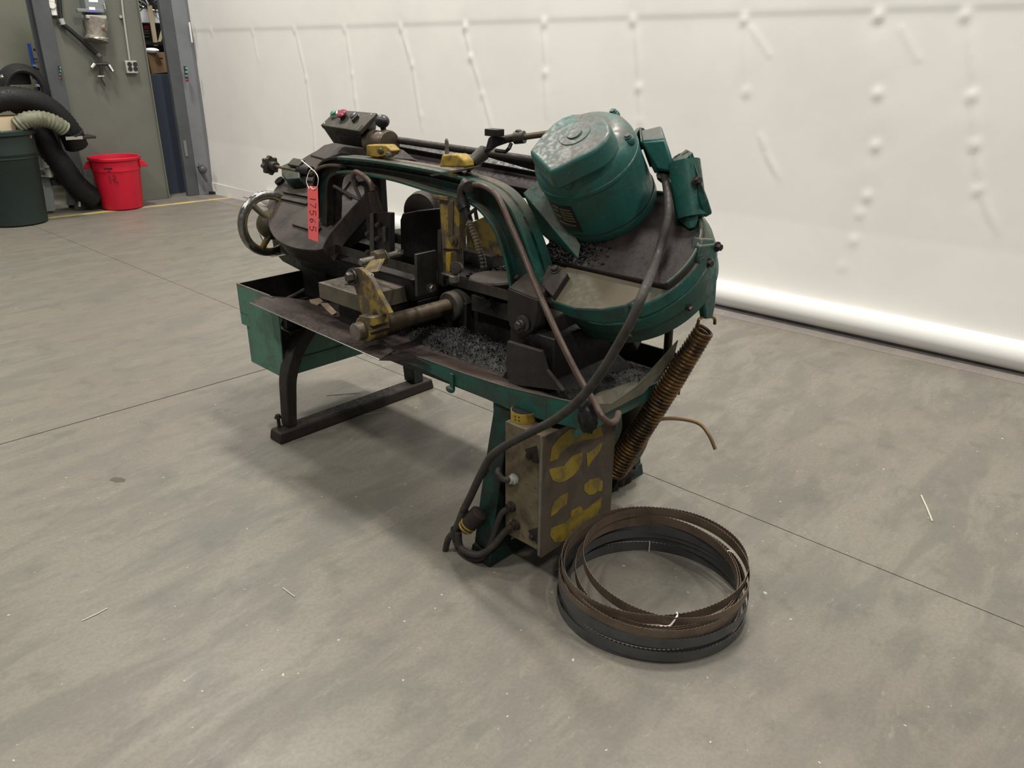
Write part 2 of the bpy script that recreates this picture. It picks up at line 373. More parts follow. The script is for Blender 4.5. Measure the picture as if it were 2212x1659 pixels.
# behind the gap: shelf with carton, wood strip and bright paper
t = thing('storage_shelf', 'dark metal shelf crowded with scrap seen through narrow gap', 'shelf')
sh = MB(); z1 = lq(LW(345, 92, -.5))[1]
lbox(sh, -.6, .75, z1-.02, z1, -.95, -.45).build('shelf_board', blackp, t)
for s_ in (-.55, .70): lbox(MB(), s_, s_+.03, 0, 3.0, -.95, -.92).build('upright', steeld, t)
lbox(MB(), -.6, .75, 0, 3.2, -1.0, -.96).build('back_panel', blackp, t)
def onleft(x0, y0, x1, y1, o0, o1, name, mat_, label, cat, bevel=.002, group=None):
    ob = lrect(MB(), x0, y0, x1, y1, o0, o1).build(name, mat_, bevel=bevel); return tag(ob, label, cat, group)
onleft(300, 19, 352, 50, -.62, -.55, 'paper_stack', whiteb, 'bright white paper stack on shelf seen through the gap', 'paper')
onleft(300, 50, 350, 88, -.66, -.6, 'dark_crate', blackp, 'black crate of small parts below white paper in the gap', 'crate')
m_ = MB().obox((LW(330, 56, -.5)), LD*.022, MZ*.19, LN*.008); tag(m_.build('wood_strip', wood, bevel=.002), 'upright pale pine strip crossing the white paper', 'wood strip')
m_ = MB().prism([LW(341, 90, -.52), LW(347, 90, -.52), LW(358, 52, -.52), LW(353, 45, -.52)], LN*.01); tag(m_.build('wood_offcut', wood), 'short slanted pine offcut beside the upright strip', 'wood strip')
lrect(MB(), 311, 55, 322, 63, -.6, -.597).build('red_label', plain('red_print', (.4, .02, .02)), bpy.data.objects['dark_crate'])
for yy in (66, 71, 78): lrect(MB(), 312, yy, 322, yy+1.5, -.6, -.597).build('grey_label', greyp, bpy.data.objects['dark_crate'])
bx = MB().prism([LW(318, 113, -.35), LW(362, 113, -.35), LW(366, 156, -.35), LW(328, 160, -.35)], LN*-.25); bo = bx.build('cardboard_box', card, bevel=.002); tag(bo, 'brown cardboard box above blue panel in the gap', 'box')
MB().prism([LW(344, 125, -.348), LW(352, 125, -.348), LW(352, 127, -.348), LW(344, 127, -.348)], LN*.001).build('tape_mark', blackp, bo)
tag(MB().sph(LW(327, 109, -.33), .05, (1.6, .8, .5)).build('plastic_bag', whiteb), 'crumpled white bag on top of cardboard box in gap', 'bag')
scr = thing('wire_scrap', 'tangled copper and steel wire at top of the gap', 'wire')
for k in range(14):
    p = LW(random.uniform(308, 338), random.uniform(-5, 17), -.55+random.uniform(-.05, .05)); d1 = Vector((random.uniform(-1, 1), random.uniform(-1, 1), random.uniform(-1, 1)))*.12
    MB().tube(smooth([p-d1, p+Vector((random.uniform(-.05, .05), 0, random.uniform(-.05, .05))), p+d1], 4), .006, 6).build('wire', [rusty, greyp, tubem][k % 3], scr)
# electrical box with receptacle
t = thing('electrical_box', 'grey electrical disconnect box with round receptacle on grey wall', 'electrical box')
lrect(MB(), 171, -60, 231, 26, .0, .14).build('enclosure', boxg, t, bevel=.006)
lrect(MB(), 167, 18, 226, 27.5, .10, .155).build('lower_lip', boxg, t, bevel=.004)
lrect(MB(), 190, -8, 212, 5, .14, .142).build('upper_label', whiteb, t)
lrect(MB(), 192, 15, 206, 21.5, .155, .157).build('small_label', whiteb, t)
lrect(MB(), 188, 22, 215, 27, .155, .157).build('blue_label', plain('blue_print', (.12, .12, .4)), t)
lrect(MB(), 224, 8, 229, 20, .14, .165).build('latch', bright, t, bevel=.002)
rc = LW(207, 34, .08)
rb = lrect(MB(), 186, 32, 231, 41, .02, .16).build('receptacle_flange', greyp, t, bevel=.003)
p0 = LW(208, 42, .09); p1 = LW(209, 80, .11)
rm = grimy('stained_casting', (.20, .18, .15), (.34, .30, .25), .7, 30, .4, .3)
MB().lathe(p0, p1-p0, [(.105, 0), (.098, .05), (.088, .1), (.085, .15), (.098, .16), (.1, .19), (.07, .195)], 24).build('receptacle', rm, t)
MB().cyl(LW(222, 60, .17), LW(229, 60, .19), .03, seg=12).build('knob', rm, t)
MB().tube([p1+Vector((math.cos(a)*.1, math.sin(a)*.1, -.01)) for a in np.linspace(0, 6.28, 20)], .008, 6).build('clamp_ring', bright, t)
# black pipe with valves
t = thing('air_pipe', 'black air pipe running diagonally down to brass valve manifold', 'pipe')
MB().tube(smooth([LW(124, -40, .05), LW(131, 40, .05), LW(136, 52, .05), LW(160, 72, .05), LW(211, 118, .05)], 6), .019, 10).build('pipe', blackp, t)
MB().cyl(LW(131, 40, .05), LW(136, 53, .05), .026, seg=12).build('coupling', greyp, t); MB().cyl(LW(209, 116, .05), LW(215, 122, .05), .026, seg=12).build('elbow', steel, t)
MB().tube([LW(199, 139, .06), LW(232, 138, .06)], .018, 10).tube([LW(215, 122, .05), LW(217, 138, .06), LW(221, 168, .06)], .016, 10).build('manifold', steeld, t)
for (x, y, x2, y2) in ((203, 139, 197, 147), (235, 141, 244, 155)): MB().cyl(LW(x, y, .07), LW(x2, y2, .09), .02, .016, 12).build('coupler', bright, t)
MB().cyl(LW(211, 165, .07), LW(225, 165, .07), .008, seg=8).build('valve_handle', bright, t)
MB().tube([LW(221, 168, .06), LW(225, 176, .06), LW(229, 186, .06)], [.016, .020, .008], 10).build('drain_fitting', steel, t)
# conduit with outlet
t = thing('conduit_outlet', 'grey four socket outlet box below thin vertical conduit', 'outlet')
MB().tube([LW(259, -40, .02), LW(266, 30, .02), LW(280, 130, .02)], .0095, 8).build('conduit', greyp, t)
ob = lrect(MB(), 270, 131, 299, 158, .0, .05).build('outlet_box', greyp, t, bevel=.004)
for x, y in ((279.5, 139), (291.5, 139), (281, 149), (292.5, 149)): MB().cyl(LW(x, y, .045), LW(x, y, .045)+LN*.008, .022, seg=16).build('socket', blackp, ob)
MB().cyl(LW(261, 36, .0), LW(261, 36, .03), .014, seg=8).build('strap', greyp, t)
# thermostat, button strips, plates, bolt
t = thing('wall_thermostat', 'white thermostat with round dial high beside column', 'thermostat')
lrect(MB(), 103, -12, 125, 34, .0, .05).build('housing', white, t, bevel=.006); MB().cyl(LW(112, 11, .05), LW(112, 11, .05)+LN*.008, .034, seg=24).build('dial', greyp, t); MB().cyl(LW(112, 11, .058), LW(112, 11, .058)+LN*.004, .028, seg=24).build('dial_face', white, t)
def strip(x0, y0, x1, y1, off, label):
    t = thing('push_button_strip', label, 'switch', group=None); bo = lrect(MB(), x0, y0, x1, y1, off, off+.02).build('backplate', blackp, t, bevel=.002)
    h = (y1-y0)/4; cs = [plain('strip_grey', (.15, .3, .28)), MATS['strip_grey'] if 'strip_grey' in MATS else None, plain('strip_green', (.05, .25, .2)), plain('strip_red', (.5, .02, .05))]
    for k in range(4): lrect(MB(), x0+2, y0+k*h+2, x1-2, y0+(k+1)*h-2, off+.02, off+.025).build('button', cs[k] or cs[0], t)
strip(127, 142, 134, 172, .10, 'narrow vertical button strip on dark column by the pipe wall')
strip(398, 143, 408, 176, .105, 'black button strip on pale door frame by the curtain')
onleft(408, 48, 417, 92, .10, .115, 'hinge_plate', white, 'white plate high on door frame edge by curtain', 'plate')
onleft(396, 304, 407, 338, .02, .03, 'lock_plate', coll, 'pale metal lock plate low on dark door post', 'plate')
t = thing('foot_bolt', 'dark grey foot bolt hanging at base of door frame', 'bolt')
MB().tube([LW(432, 358, .13), LW(438, 375, .14), LW(448, 393, .15)], [.035, .022, .012], 12).build('rod', colm, t); MB().sph(LW(438, 366, .14), .045).build('collar', colm, t); MB().prism([LW(428, 352, .11), LW(441, 352, .11), LW(443, 368, .11), LW(431, 370, .11)], LN*.02).build('bracket', coll, t)
tag(MB().box((-.05, -.03, 0), (.05, .03, .03)).build('floor_stop', blackp, world=Matrix.Translation(at(463, 419)), bevel=.004), 'small black floor stop at bottom corner of curtain', 'stop')
# yellow line
q0, q1 = at(96, 472), at(515, 425); dd = (q1-q0).normalized(); nn = Vector((-dd.y, dd.x, 0))
MB().prism([q0-nn*.035-dd*2, q1-nn*.035, q1+nn*.035, q0+nn*.035-dd*2], (0, 0, .0015)).build('floor_line', yline, fl)
# blue rack panel with hooks
t = thing('blue_parts_rack', 'blue louvered rack panel with small hanging parts by column', 'rack')
lrect(MB(), 59, 94, 95, 230, -.30, -.28).build('panel', blue, t)
for k in range(16):
    x, y = random.uniform(74, 92), 98+k*7; lrect(MB(), x, y, x+random.uniform(5, 9), y+random.uniform(3, 6), -.28, -.22).build('hanging_part', [greyp, rubber, steel][k % 3], t)
# ------------------------------------------------------------------ left pile
def ribbed(path, r, mat_, name, label, cat, pitch=.018, depth=.0035, n=16, world=True, parent=None, group=None):
    P = smooth(path, 14); L = [0]
    for a_, b2 in zip(P, P[1:]): L.append(L[-1]+(b2-a_).length)
    tot = L[-1]; k = int(tot/pitch*2); Q = []; rr = []; j = 0
    for i in range(k+1):
        d = tot*i/k
        while j < len(L)-2 and L[j+1] < d: j += 1
        f = (d-L[j])/max(L[j+1]-L[j], 1e-6); Q.append(P[j].lerp(P[j+1], f)); rr.append(r+(depth if i % 2 else -depth))
    o = MB().tube(Q, rr, n).build(name, mat_, parent, ang=60)
    if parent is None: tag(o, label, cat, group)
    return o
ribbed([LW(-70, 290, .45), LW(-35, 235, .45), LW(0, 215, .45), LW(55, 215, .45), LW(105, 235, .42), LW(145, 275, .38), LW(165, 315, .32)], .098, hosem, 'black_duct_hose', 'thick black ribbed hose arching over the dark green can', 'hose', .03)
ribbed([LW(36, 272, .60), LW(60, 258, .63), LW(92, 257, .63), LW(120, 266, .62), LW(138, 278, .60)], .064, hoseg, 'grey_green_duct', 'short grey green ribbed duct below the black hose', 'duct', .030, .005)
ribbed([LW(85, 275, .25), LW(105, 320, .25), LW(135, 360, .25), LW(165, 400, .22), LW(205, 432, .2)], .10, hosem, 'long_black_hose', 'long black hose slanting down to floor behind red can', 'hose', .03)
t = thing('hose_nozzle', 'black hose end with square flange and chrome clamp', 'nozzle')
MB().cyl(LW(155, 285, .40), LW(166, 312, .36), .095, .085).build('sleeve', hosem, t); MB().obox(LW(169, 296, .36), LD*.12, LN*.11, MZ*.012).build('flange', blackp, t, bevel=.004)
MB().obox(LW(160, 298, .48), LD*.07, LN*.006, MZ*.014).build('clamp', bright, t)
t = thing('hanging_hose_coil', 'coil of black hose hung on wall bracket above the duct', 'hose')
for k in range(5):
    c = LW(50+k*1.5, 195, .15+.03*k); rw, rh = .19-.012*k, .20-.01*k
    MB().tube([c+LD*(math.cos(a)*rw)+MZ*(math.sin(a)*rh) for a in np.linspace(0, 6.283, 40)[:-1]], .022, 8, closed=True).build('hose_loop', hosem, t)
MB().obox(LW(15, 170, .1), LD*.18, LN*.02, MZ*.05).build('bracket', blackp, t, bevel=.004)
for x in (8, 78): MB().sph(LW(x, 168, .2), .03).build('knob', bright, t)
# frame and pedestal behind the cans
t = thing('pump_stand', 'grey steel pedestal with clear cylinder beside the green can', 'stand')
MB().prism([LW(88, 385, .12), LW(112, 385, .12), LW(120, 455, .12), LW(96, 458, .12)], LN*-.12).build('pedestal', boxg, t, bevel=.003)
MB().tube([LW(94, 328, .2), LW(103, 360, .2)], [.07, .075], 16).tube([LW(104, 362, .2), LW(107, 382, .2)], [.04, .035], 12).build('cylinder', greyp, t)
MB().obox(LW(125, 370, .1), LD*.16, LN*.10, MZ*.012).build('shelf', blackp, t)
for k in range(4): MB().obox(LW(118+k*7, 392-(k % 2)*6, .1), LD*.04, LN*.05, MZ*.03).build('dark_part', [blackp, steeld][k % 2], t, bevel=.005)
MB().prism([LW(143, 340, .12), LW(158, 380, .12), LW(162, 443, .12), LW(148, 443, .12)], LN*-.06).build('leg', colm, t)
MB().cyl(LW(172, 420, .2), LW(172, 446, .2), .012, seg=8).build('stem', greyp, t)
def can(name, c, h, rt_, rb, mat_, label, handle=True):
    mw = Matrix.Translation(c); t = thing(name, label, 'trash can', mw)
    prof = [(rb*.9, 0), (rb, .012), (rb+(rt_-rb)*.72, h*.74), (rb+(rt_-rb)*.72+.006, h*.75), (rt_*.97, h*.93), (rt_*1.05, h*.945), (rt_*1.06, h*.985), (rt_*1.02, h), (rt_*.985, h*.99), (rt_*.95, h*.92), (rb*.93, .02), (0, .02)]
    MB().lathe((0, 0, 0), (0, 0, 1), prof, 48).build('body', mat_, t)
    return t
rcx = LW(266, 446, .26); rcx.z = 0
RH = .49
t = can('red_trash_can', rcx, RH, .220, .182, redcan, 'red round plastic trash can marked 12')
tr = Vector((math.cos(.42), math.sin(.42), 0))
for sgn in (-1, 1):
    a = Vector((.92, .39, 0))*sgn; q_ = Vector((-.39, .92, 0))
    MB().hexa([a*.21-q_*.06+MZ*.45, a*.21+q_*.06+MZ*.45, a*.21+q_*.06+MZ*.39, a*.21-q_*.06+MZ*.39], [a*.245-q_*.05+MZ*.445, a*.245+q_*.05+MZ*.445, a*.283+q_*.045+MZ*.385, a*.283-q_*.045+MZ*.385]).build('handle', redcan, t, bevel=.006)
def curved(poly, h, off=.0015):   # strokes on the can's round front
    V = []
    for x, z in poly:
        z = z*h/.43; r = (.182+(.220-.182)*.72*min(z/(h*.74), 1))+off+.0045; a = -math.pi/2-.05+x/r
        V.append((r*math.cos(a), r*math.sin(a), z))
    return V
for pl in ([(.035, .295), (.037, .235)], [(.062, .285), (.072, .297), (.09, .293), (.088, .275), (.068, .262), (.062, .255), (.085, .25), (.10, .24), (.102, .228)]):
    MB().tube(curved(pl, RH), .0028, 6).build('digit', ink, t)
MB().hexa(curved([(.0, .345), (.075, .345), (.075, .356), (.0, .356)], RH, .003), curved([(.0, .345), (.075, .345), (.075, .356), (.0, .356)], RH, .0055)).build('nameplate', blackp, t)
MB().hexa(curved([(.03, .328), (.055, .328), (.055, .336), (.03, .336)], RH, .003), curved([(.03, .328), (.055, .328), (.055, .336), (.03, .336)], RH, .005)).build('recycle_mark', ink, t)
MB().tube(curved([(-.085, .285), (-.07, .31), (-.03, .325), (.12, .325), (.15, .31)], RH, -.001), .003, 6).build('moulded_panel', redcan, t)
gc = at(10, 493)+Vector((-.02, .24, 0)); GH = .80
t = can('green_trash_can', gc, GH, .275, .235, grncan, 'tall dark green plastic trash can at left edge')
MB().lathe((0, 0, .56), (0, 0, 1), [(.262, 0), (.272, .004), (.272, .012), (.262, .016)], 48).build('rib', grncan, t)
MB().obox((.09, -.232, .44), (.05, .012, 0), (0, .003, 0), (0, 0, .004)).build('moulding', grncan, t)
cb = MB().obox(gc+Vector((-.0, -.02, .81)), LD*.23, LN*.16, MZ*.09).build('carton', card, bevel=.003); tag(cb, 'brown carton with pale tape sticking out of green can', 'box')
MB().obox(gc+Vector((-.0, -.02, .81))+LN*.162+LD*.06, LD*.06, LN*.002, MZ*.088).build('tape', plain('pale_tape', (.55, .45, .30), .4), cb)
tag(MB().obox(gc+Vector((-.02, -.225, .815)), Vector((.05, -.01, 0)), Vector((0, .02, .0)), Vector((0, 0, .012))).build('yellow_scrap', plain('vivid_yellow', (.7, .6, .02)), bevel=.003), 'yellow scrap lying on rim of green can', 'scrap')
l_ = bpy.data.lights.new('room_lamp', 'AREA'); l_.size = .4; l_.energy = 28; lo_ = bpy.data.objects.new('room_lamp', l_); lo_.location = lpt(.2, -.32, 3.1); COL.objects.link(lo_)
# ================================================================== BAND SAW
saw = thing('horizontal_bandsaw', 'old green and black horizontal metal cutting band saw on cast legs', 'bandsaw', MW)
def part(mb, name, mat_, parent=None, bevel=.002, label=None, ang=35):
    o = mb.build(name, mat_, parent or saw, bevel=bevel, ang=ang)
    if label: o['label'] = label
    return o
# ---- feet and legs
def foot(u0, u1):
    f = MB().hexa([(u0, 0, 0), (u1, 0, 0), (u1, .79, 0), (u0, .79, 0)], [(u0+.006, .006, .045), (u1-.006, .006, .045), (u1-.006, .784, .045), (u0+.006, .784, .045)])
    return f
f1 = part(foot(-.084, 0), 'foot_bar', rusty, bevel=.007)
f2 = part(foot(1.055, 1.143), 'foot_bar', greend, bevel=.004)
for f, u in ((f1, -.06), (f2, 1.075)):
    for v in (.035, .755):
        MB().cyl((u, v, .045), (u, v, .088), .007, seg=10).bolt((u, v, .088), (0, 0, 1), .011, .012).build('jack_bolt', yellowd if u > 1 and v < .1 else rusty, f)

def legm(path, du, dv, u):
    P = smooth(path, 6); m_ = MB(); n = len(P)
    A = []
    for i in range(n):
        tt = (P[min(i+1, n-1)]-P[max(i-1, 0)]).normalized(); nn_ = Vector((0, tt.z, -tt.y)); k = i/(n-1)
        d = dv[0]+(dv[1]-dv[0])*k; w_ = du[0]+(du[1]-du[0])*k
        A.append([P[i]+Vector((w_, 0, 0))+nn_*d, P[i]-Vector((w_, 0, 0))+nn_*d, P[i]-Vector((w_, 0, 0))-nn_*d, P[i]+Vector((w_, 0, 0))-nn_*d])
    V = [p for r_ in A for p in r_]; F = [(0, 1, 2, 3), tuple(4*(n-1)+k for k in (3, 2, 1, 0))]
    for i in range(n-1):
        for k in range(4): l = (k+1) % 4; F.append((4*i+k, 4*i+l, 4*i+4+l, 4*i+4+k))
    return m_.add(V, F)
cs = Vector((-.052, 0, 0))
LPth = [(-.052, .075, .045), (-.052, .083, .15), (-.052, .095, .25), (-.052, .135, .34), (-.052, .20, .42), (-.052, .27, .49)]
part(legm([Vector(p) for p in LPth], (.026, .034), (.02, .028), 0), 'leg', castd, bevel=.004)
part(legm([Vector((p[0], .79-p[1], p[2])) for p in LPth], (.036, .040), (.026, .034), 0), 'leg', greend, bevel=.004)
RP = [(1.105, .050, .045), (1.105, .078, .2), (1.105, .11, .35), (1.105, .145, .50)]
part(legm([Vector(p) for p in RP], (.034, .034), (.045, .045), 0), 'leg', greend, bevel=.004)
part(legm([Vector((p[0], .79-p[1], p[2])) for p in RP], (.036, .036), (.03, .045), 0), 'leg', greend, bevel=.004)
part(MB().box((1.135, .15, .05), (1.15, .64, .50)), 'leg_web', greend)
# ---- coolant tank and pan
def openbox(u0, u1, v0, v1, z0, z1, th=.004):
    m_ = MB().box((u0, v0, z0), (u1, v1, z0+th))
    m_.box((u0, v0, z0), (u1, v0+th, z1)).box((u0, v1-th, z0), (u1, v1, z1)).box((u0, v0, z0), (u0+th, v1, z1)).box((u1-th, v0, z0), (u1, v1, z1)); return m_
tk = part(openbox(-.343, -.09, .10, .60, .228, .44), 'coolant_tank', tankg, bevel=.0015)
MB().prism([M(534, 655, v=.088), M(543, 781, v=.088), M(613, 817, v=.088), M(603, 690, v=.088), M(600, 680, v=.088)], (0, .004, 0)).build('front_plate', tankg, tk, bevel=.001)
MB().tube(smooth([(-.088, .17, .44), (-.088, .175, .31), (-.088, .20, .29), (-.088, .54, .29)], 5), .006, 8).build('bead', tankg, tk)
MB().prism([(-.088, .11, .45), (-.088, .115, .46), (-.088, .16, .34), (-.088, .13, .23), (-.088, .10, .23)], (.003, 0, 0)).build('gusset', steeld, tk)
wing = part(MB().box((-.362, .09, .435), (-.358, .60, .557)).box((-.362, .094, .44), (-.09, .096, .555)).box((-.362, .596, .44), (-.09, .60, .557)).box((-.362, .09, .437), (-.0, .60, .441)), 'pan_wing', black, bevel=.001)
MB().box((-.362, .09, .39), (-.10, .094, .557)).build('front_panel', tankg, wing)
MB().box((-.3625, .0895, .552), (-.12, .0955, .5585)).build('rim', steel, wing)
for k, pth in enumerate(([M(566, 636, z=.47), M(590, 626, z=.475), M(622, 608, z=.485), M(662, 588, z=.50)], [M(588, 640, z=.465), M(618, 634, z=.47), M(662, 612, z=.485)], [M(612, 649, z=.47), M(636, 637, z=.475), M(664, 622, z=.485)])):
    MB().tube(smooth(pth, 8), .0075, 8).build('hose', greyhose, wing)
# chip pan: floor, green apron, rim sheet
Zp = .505
panf = part(MB().prism([(-.09, .09, Zp-.004), (1.37, .09, Zp-.004), (1.37, .60, Zp-.004), (-.09, .60, Zp-.004)], (0, 0, .005)), 'chip_pan', pan, bevel=0)
ap = MB()
top = [M(900, 770, v=.085), M(1000, 806, v=.085), M(1100, 838, v=.085), M(1180, 856, v=.085), M(1255, 872, v=.085)]
bot = [M(900, 792, v=.085), M(1000, 840, v=.085), M(1100, 884, v=.085), M(1180, 910, v=.085), M(1262, 930, v=.085)]
for i in range(4): ap.hexa([top[i], bot[i], bot[i+1], top[i+1]], [p+Vector((0, .006, 0)) for p in (top[i], bot[i], bot[i+1], top[i+1])])
apo = part(ap, 'front_apron', green, bevel=.001)
rm_ = MB()
for i in range(4):
    a, b2 = top[i], top[i+1]
    a2, b3 = Vector((a.x, .21, Zp+.004)), Vector((b2.x, .21 if i < 3 else .16, Zp+.004)); dn = Vector((0, 0, -.003))
    rm_.hexa([a, b2, b3, a2], [p+dn for p in (a, b2, b3, a2)])
MB.build(rm_, 'rim_sheet', grimy('dusty_red_sheet', (.052, .036, .030), (.028, .022, .02), .8, 16, .55, 0, (.085, .062, .05), .7, .5), apo)
MB().box((.90, .078, .478), (.915, .086, .53)).sph((.9, .08, .478), .018, (1, .5, .6)).build('hanger_tab', green, apo)
part(MB().box((1.366, .09, .475), (1.372, .60, .522)), 'side_apron', green, bevel=.001)
part(MB().box((-.09, .596, .44), (1.37, .602, .572)), 'rear_apron', black, bevel=.001)
part(MB().box((-.05, .14, .455), (1.2, .17, .50)).box((-.05, .55, .455), (1.2, .58, .50)).box((-.06, .1, .44), (-.03, .59, .50)).box((1.06, .1, .44), (1.14, .59, .50)), 'pan_bearers', greend)
# corner grime blob with bolt
def lump(m_, c, rad, sc_, seg=26, amp=.35):
    k = MB().sph((0, 0, 0), 1, (1, 1, 1), seg)
    V = []
    for p in k.V:
        p = Vector(p); d = 1+amp*noise.fractal(p*2.2+Vector(c)*9, 1, 2, 5); V.append((c[0]+p.x*rad*sc_[0]*d, c[1]+p.y*rad*sc_[1]*d, c[2]+p.z*rad*sc_[2]*d))
    return m_.add(V, k.F)
gl = MB(); lump(gl, (1.12, .68, .055), .05, (.9, 1.2, 1.1)); lump(gl, (1.15, .62, .07), .035, (.8, 1, 1.4)); part(gl, 'grease_lump', rusty, bevel=0, ang=180)
cg = MB(); p = M(1270, 900, v=.085); lump(cg, p, .036, (.8, .5, 1.25), 40, .22); p = M(1262, 872, v=.10); lump(cg, p, .024, (1.3, .9, .5), 30, .3)
part(cg, 'grime_clump', chipm, bevel=0, ang=180)
# bent sheet flap on the near left
a, b2, c, d = M(540, 654, v=-.005), M(820, 777, v=-.005), M(878, 752, v=.12), M(563, 638, v=.055)
e = M(700, 655, z=Zp+.004); e2 = M(775, 690, z=Zp+.003)
fl_ = MB().prism([a, M(680, 716, v=-.005), b2, M(850, 757, v=.075), e2+Vector((.04, .0, 0)), e2, e, M(620, 642, z=Zp+.03), d], (0, 0, -.003))
fo = part(fl_, 'bent_flap', pan, bevel=0)
MB().tube([a, M(680, 716, v=-.005), b2], .0016, 6).build('lit_edge', bright, fo)  # bright steel line stands in for light caught along the flap's outer edge
part(MB().prism([b2, M(840, 768, v=.0), M(885, 763, v=.06), M(905, 776, v=.08), M(930, 790, v=.08), M(860, 778, v=.03)], (0, .0, -.003)), 'bent_lip', pan, bevel=0)
# olive sheet flap on the right
q = [M(1262, 872, v=.09), M(1322, 872, u=1.385), M(1372, 838, u=1.40), M(1465, 735, u=1.415), M(1455, 775, u=1.412), M(1390, 850, u=1.40), M(1285, 905, u=1.38)]
part(MB().prism(q, (-.003, .001, .0)), 'end_flap', olive, bevel=0)
q = [M(1262, 870, v=.095), M(1325, 874, u=1.384), M(1380, 838, u=1.398), M(1376, 822, z=.53), M(1300, 843, z=.52)]
part(MB().prism(q, (0, 0, -.003)), 'flap_lip', olive, bevel=0)
# chips (nobody could count them)
def chips():
    m_ = MB(); nx, ny = 90, 44
    def hgt(u, v):
        n = noise.fractal(Vector((u*14, v*14, 0)), 1.0, 2.0, 5)*.5+.5; n2 = noise.noise(Vector((u*45, v*45, 3)))
        g = .006+.055*math.exp(-(((u-.74)/.24)**2+((v-.31)/.085)**2))+.030*math.exp(-(((u-1.24)/.12)**2+((v-.3)/.2)**2))
        e_ = min(1, max(0, (v-(.20 if u < 1.05 else .12))/.07)); e_ = e_*e_*(3-2*e_)
        return (g*(.35+.9*n)+.005*n2)*e_
    V = []; F = []
    for j in range(ny+1):
        for i in range(nx+1):
            u = .30+(1.355-.30)*i/nx; v = .105+(.594-.105)*j/ny
            V.append((u, v, Zp-.006+hgt(u, v)))
    for j in range(ny):
        for i in range(nx): a = j*(nx+1)+i; F.append((a, a+1, a+nx+2, a+nx+1))
    m_.add(V, F); o = part(m_, 'chip_heap', chipm, bevel=0, ang=80); o['kind'] = 'stuff'
    def scatter(n, f, mat_, nm, s=.004):
        mm = MB()
        for _ in range(n):
            p = f()
            if p is None: continue
            a = Vector((random.uniform(-1, 1), random.uniform(-1, 1), random.uniform(-.5, .5))).normalized()*random.uniform(.4, 1)*s; b = a.orthogonal()*random.uniform(.3, .8)
            mm.add([p-a, p+b, p+a*.9+Vector((0, 0, s*.4)), p-b], [(0, 1, 2), (0, 2, 3)])
        o = part(mm, nm, mat_, bevel=0, ang=10); o['kind'] = 'stuff'
    def f1():
        u, v = random.uniform(.35, 1.34), random.uniform(.17, .59)
        if u > 1.05: v = random.uniform(.11, .59)
        return Vector((u, v, Zp-.004+hgt(u, v)))
    def f2():
        u = random.gauss(.76, .16); v = random.gauss(.30, .05)
        if not (.3 < u < 1.34 and .2 < v < .42): return None
        return Vector((u, v, Zp-.002+hgt(u, v)))
    def f3():
        u = random.uniform(.9, 1.34); v = .10+abs(random.gauss(0, .05)); return Vector((u, v, Zp-.003+hgt(u, max(v, .105))))
    scatter(6000, f1, chipm, 'loose_chips', .0035); scatter(3500, f2, chipm, 'chip_crumbs', .0045); scatter(260, f3, flake, 'bright_chips', .0022); scatter(160, f1, flake, 'bright_flecks', .002)
chips()
# ---- bed, ways, plate
part(MB().box((-.19, .285, Zp), (-.03, .60, .70)).hexa([(-.19, .285, .62), (.50, .285, .62), (.50, .60, .62), (-.19, .60, .62)], [(-.23, .275, .70), (.50, .275, .70), (.50, .60, .70), (-.23, .60, .70)]).box((.50, .43, .60), (1.08, .60, .69)), 'bed_casting', black, bevel=.004)
part(MB().box((.48, .43, Zp), (1.08, .46, .66)).box((.182, .40, Zp), (.5, .43, .62)), 'bed_wall', castd, bevel=.003)
part(MB().box((.0, .40, .70), (.46, .50, .735)), 'vise_way', black, bevel=.004)
part(MB().box((.0, .56, .70), (.60, .64, .75)), 'vise_way', castd, bevel=.006)
for k in range(3): part(MB().box((-.02, .36+.07*k, .70), (.45, .37+.07*k, .712+.006*k)), 'way_strip', castd, bevel=.002)
pl = part(MB().box((.202, .105, .612), (.458, .385, .668)), 'table_plate', platem, bevel=.0015)
for u, v in ((.30, .16), (.41, .17), (.42, .345)): MB().lathe((u, v, .6665), (0, 0, 1), [(.012, 0), (.012, .002), (.001, .0021)], 20).build('hole', blackp, pl)
MB().lathe((.36, .39, .6665), (0, 0, 1), [(.035, 0), (.035, .002), (.001, .0021)], 20).build('slot', blackp, pl)
part(MB().box((.26, .14, Zp), (.452, .385, .612)).box((.26, .30, Zp), (.50, .45, .62)), 'plate_support', black, bevel=.003)
# cutting fence plate
jp = part(MB().prism([M(900, 550, u=.68), M(943, 541, u=.68), M(945, 628, u=.68), M(902, 641, u=.68)], (-.012, 0, 0)), 'jaw_plate', steeld, bevel=.001)
MB().bolt(M(931, 622, u=.682), (1, 0, 0), .012, .012).build('bolt', steel, jp)
# vise rear jaw and cylinder
part(MB().prism(smooth([M(866, 590, v=.40), M(864, 475, v=.40), M(869, 461, v=.40), M(900, 455, v=.40), M(950, 450, v=.40), M(950, 600, v=.40)], 1), (0, .03, 0)), 'rear_jaw', black, bevel=.004)
cc = M(925, 455, v=.5)
part(MB().lathe(cc, (-.25, 1, .0), [(.03, -.06), (.068, -.055), (.075, -.03), (.075, .16), (.06, .17)], 32), 'vise_cylinder', castd, bevel=0)
part(MB().prism([M(1005, 486, v=.60), M(1060, 462, v=.60), M(1112, 470, v=.60), M(1115, 548, v=.60), M(1010, 570, v=.60)], (0, .02, 0)), 'chip_guard', yellowd, bevel=.003, label='grimy yellow sheet guard')
cdisk = M(1068, 592, z=.735)
dk = part(MB().lathe((cdisk.x, cdisk.y, .70), (0, 0, 1), [(.085, 0), (.085, .02), (.08, .026), (.03, .028)], 40), 'swivel_boss', castd, bevel=0)
part(MB().box((.50, .41, .665), (1.10, .60, .705)), 'bed_top', black, bevel=.004)
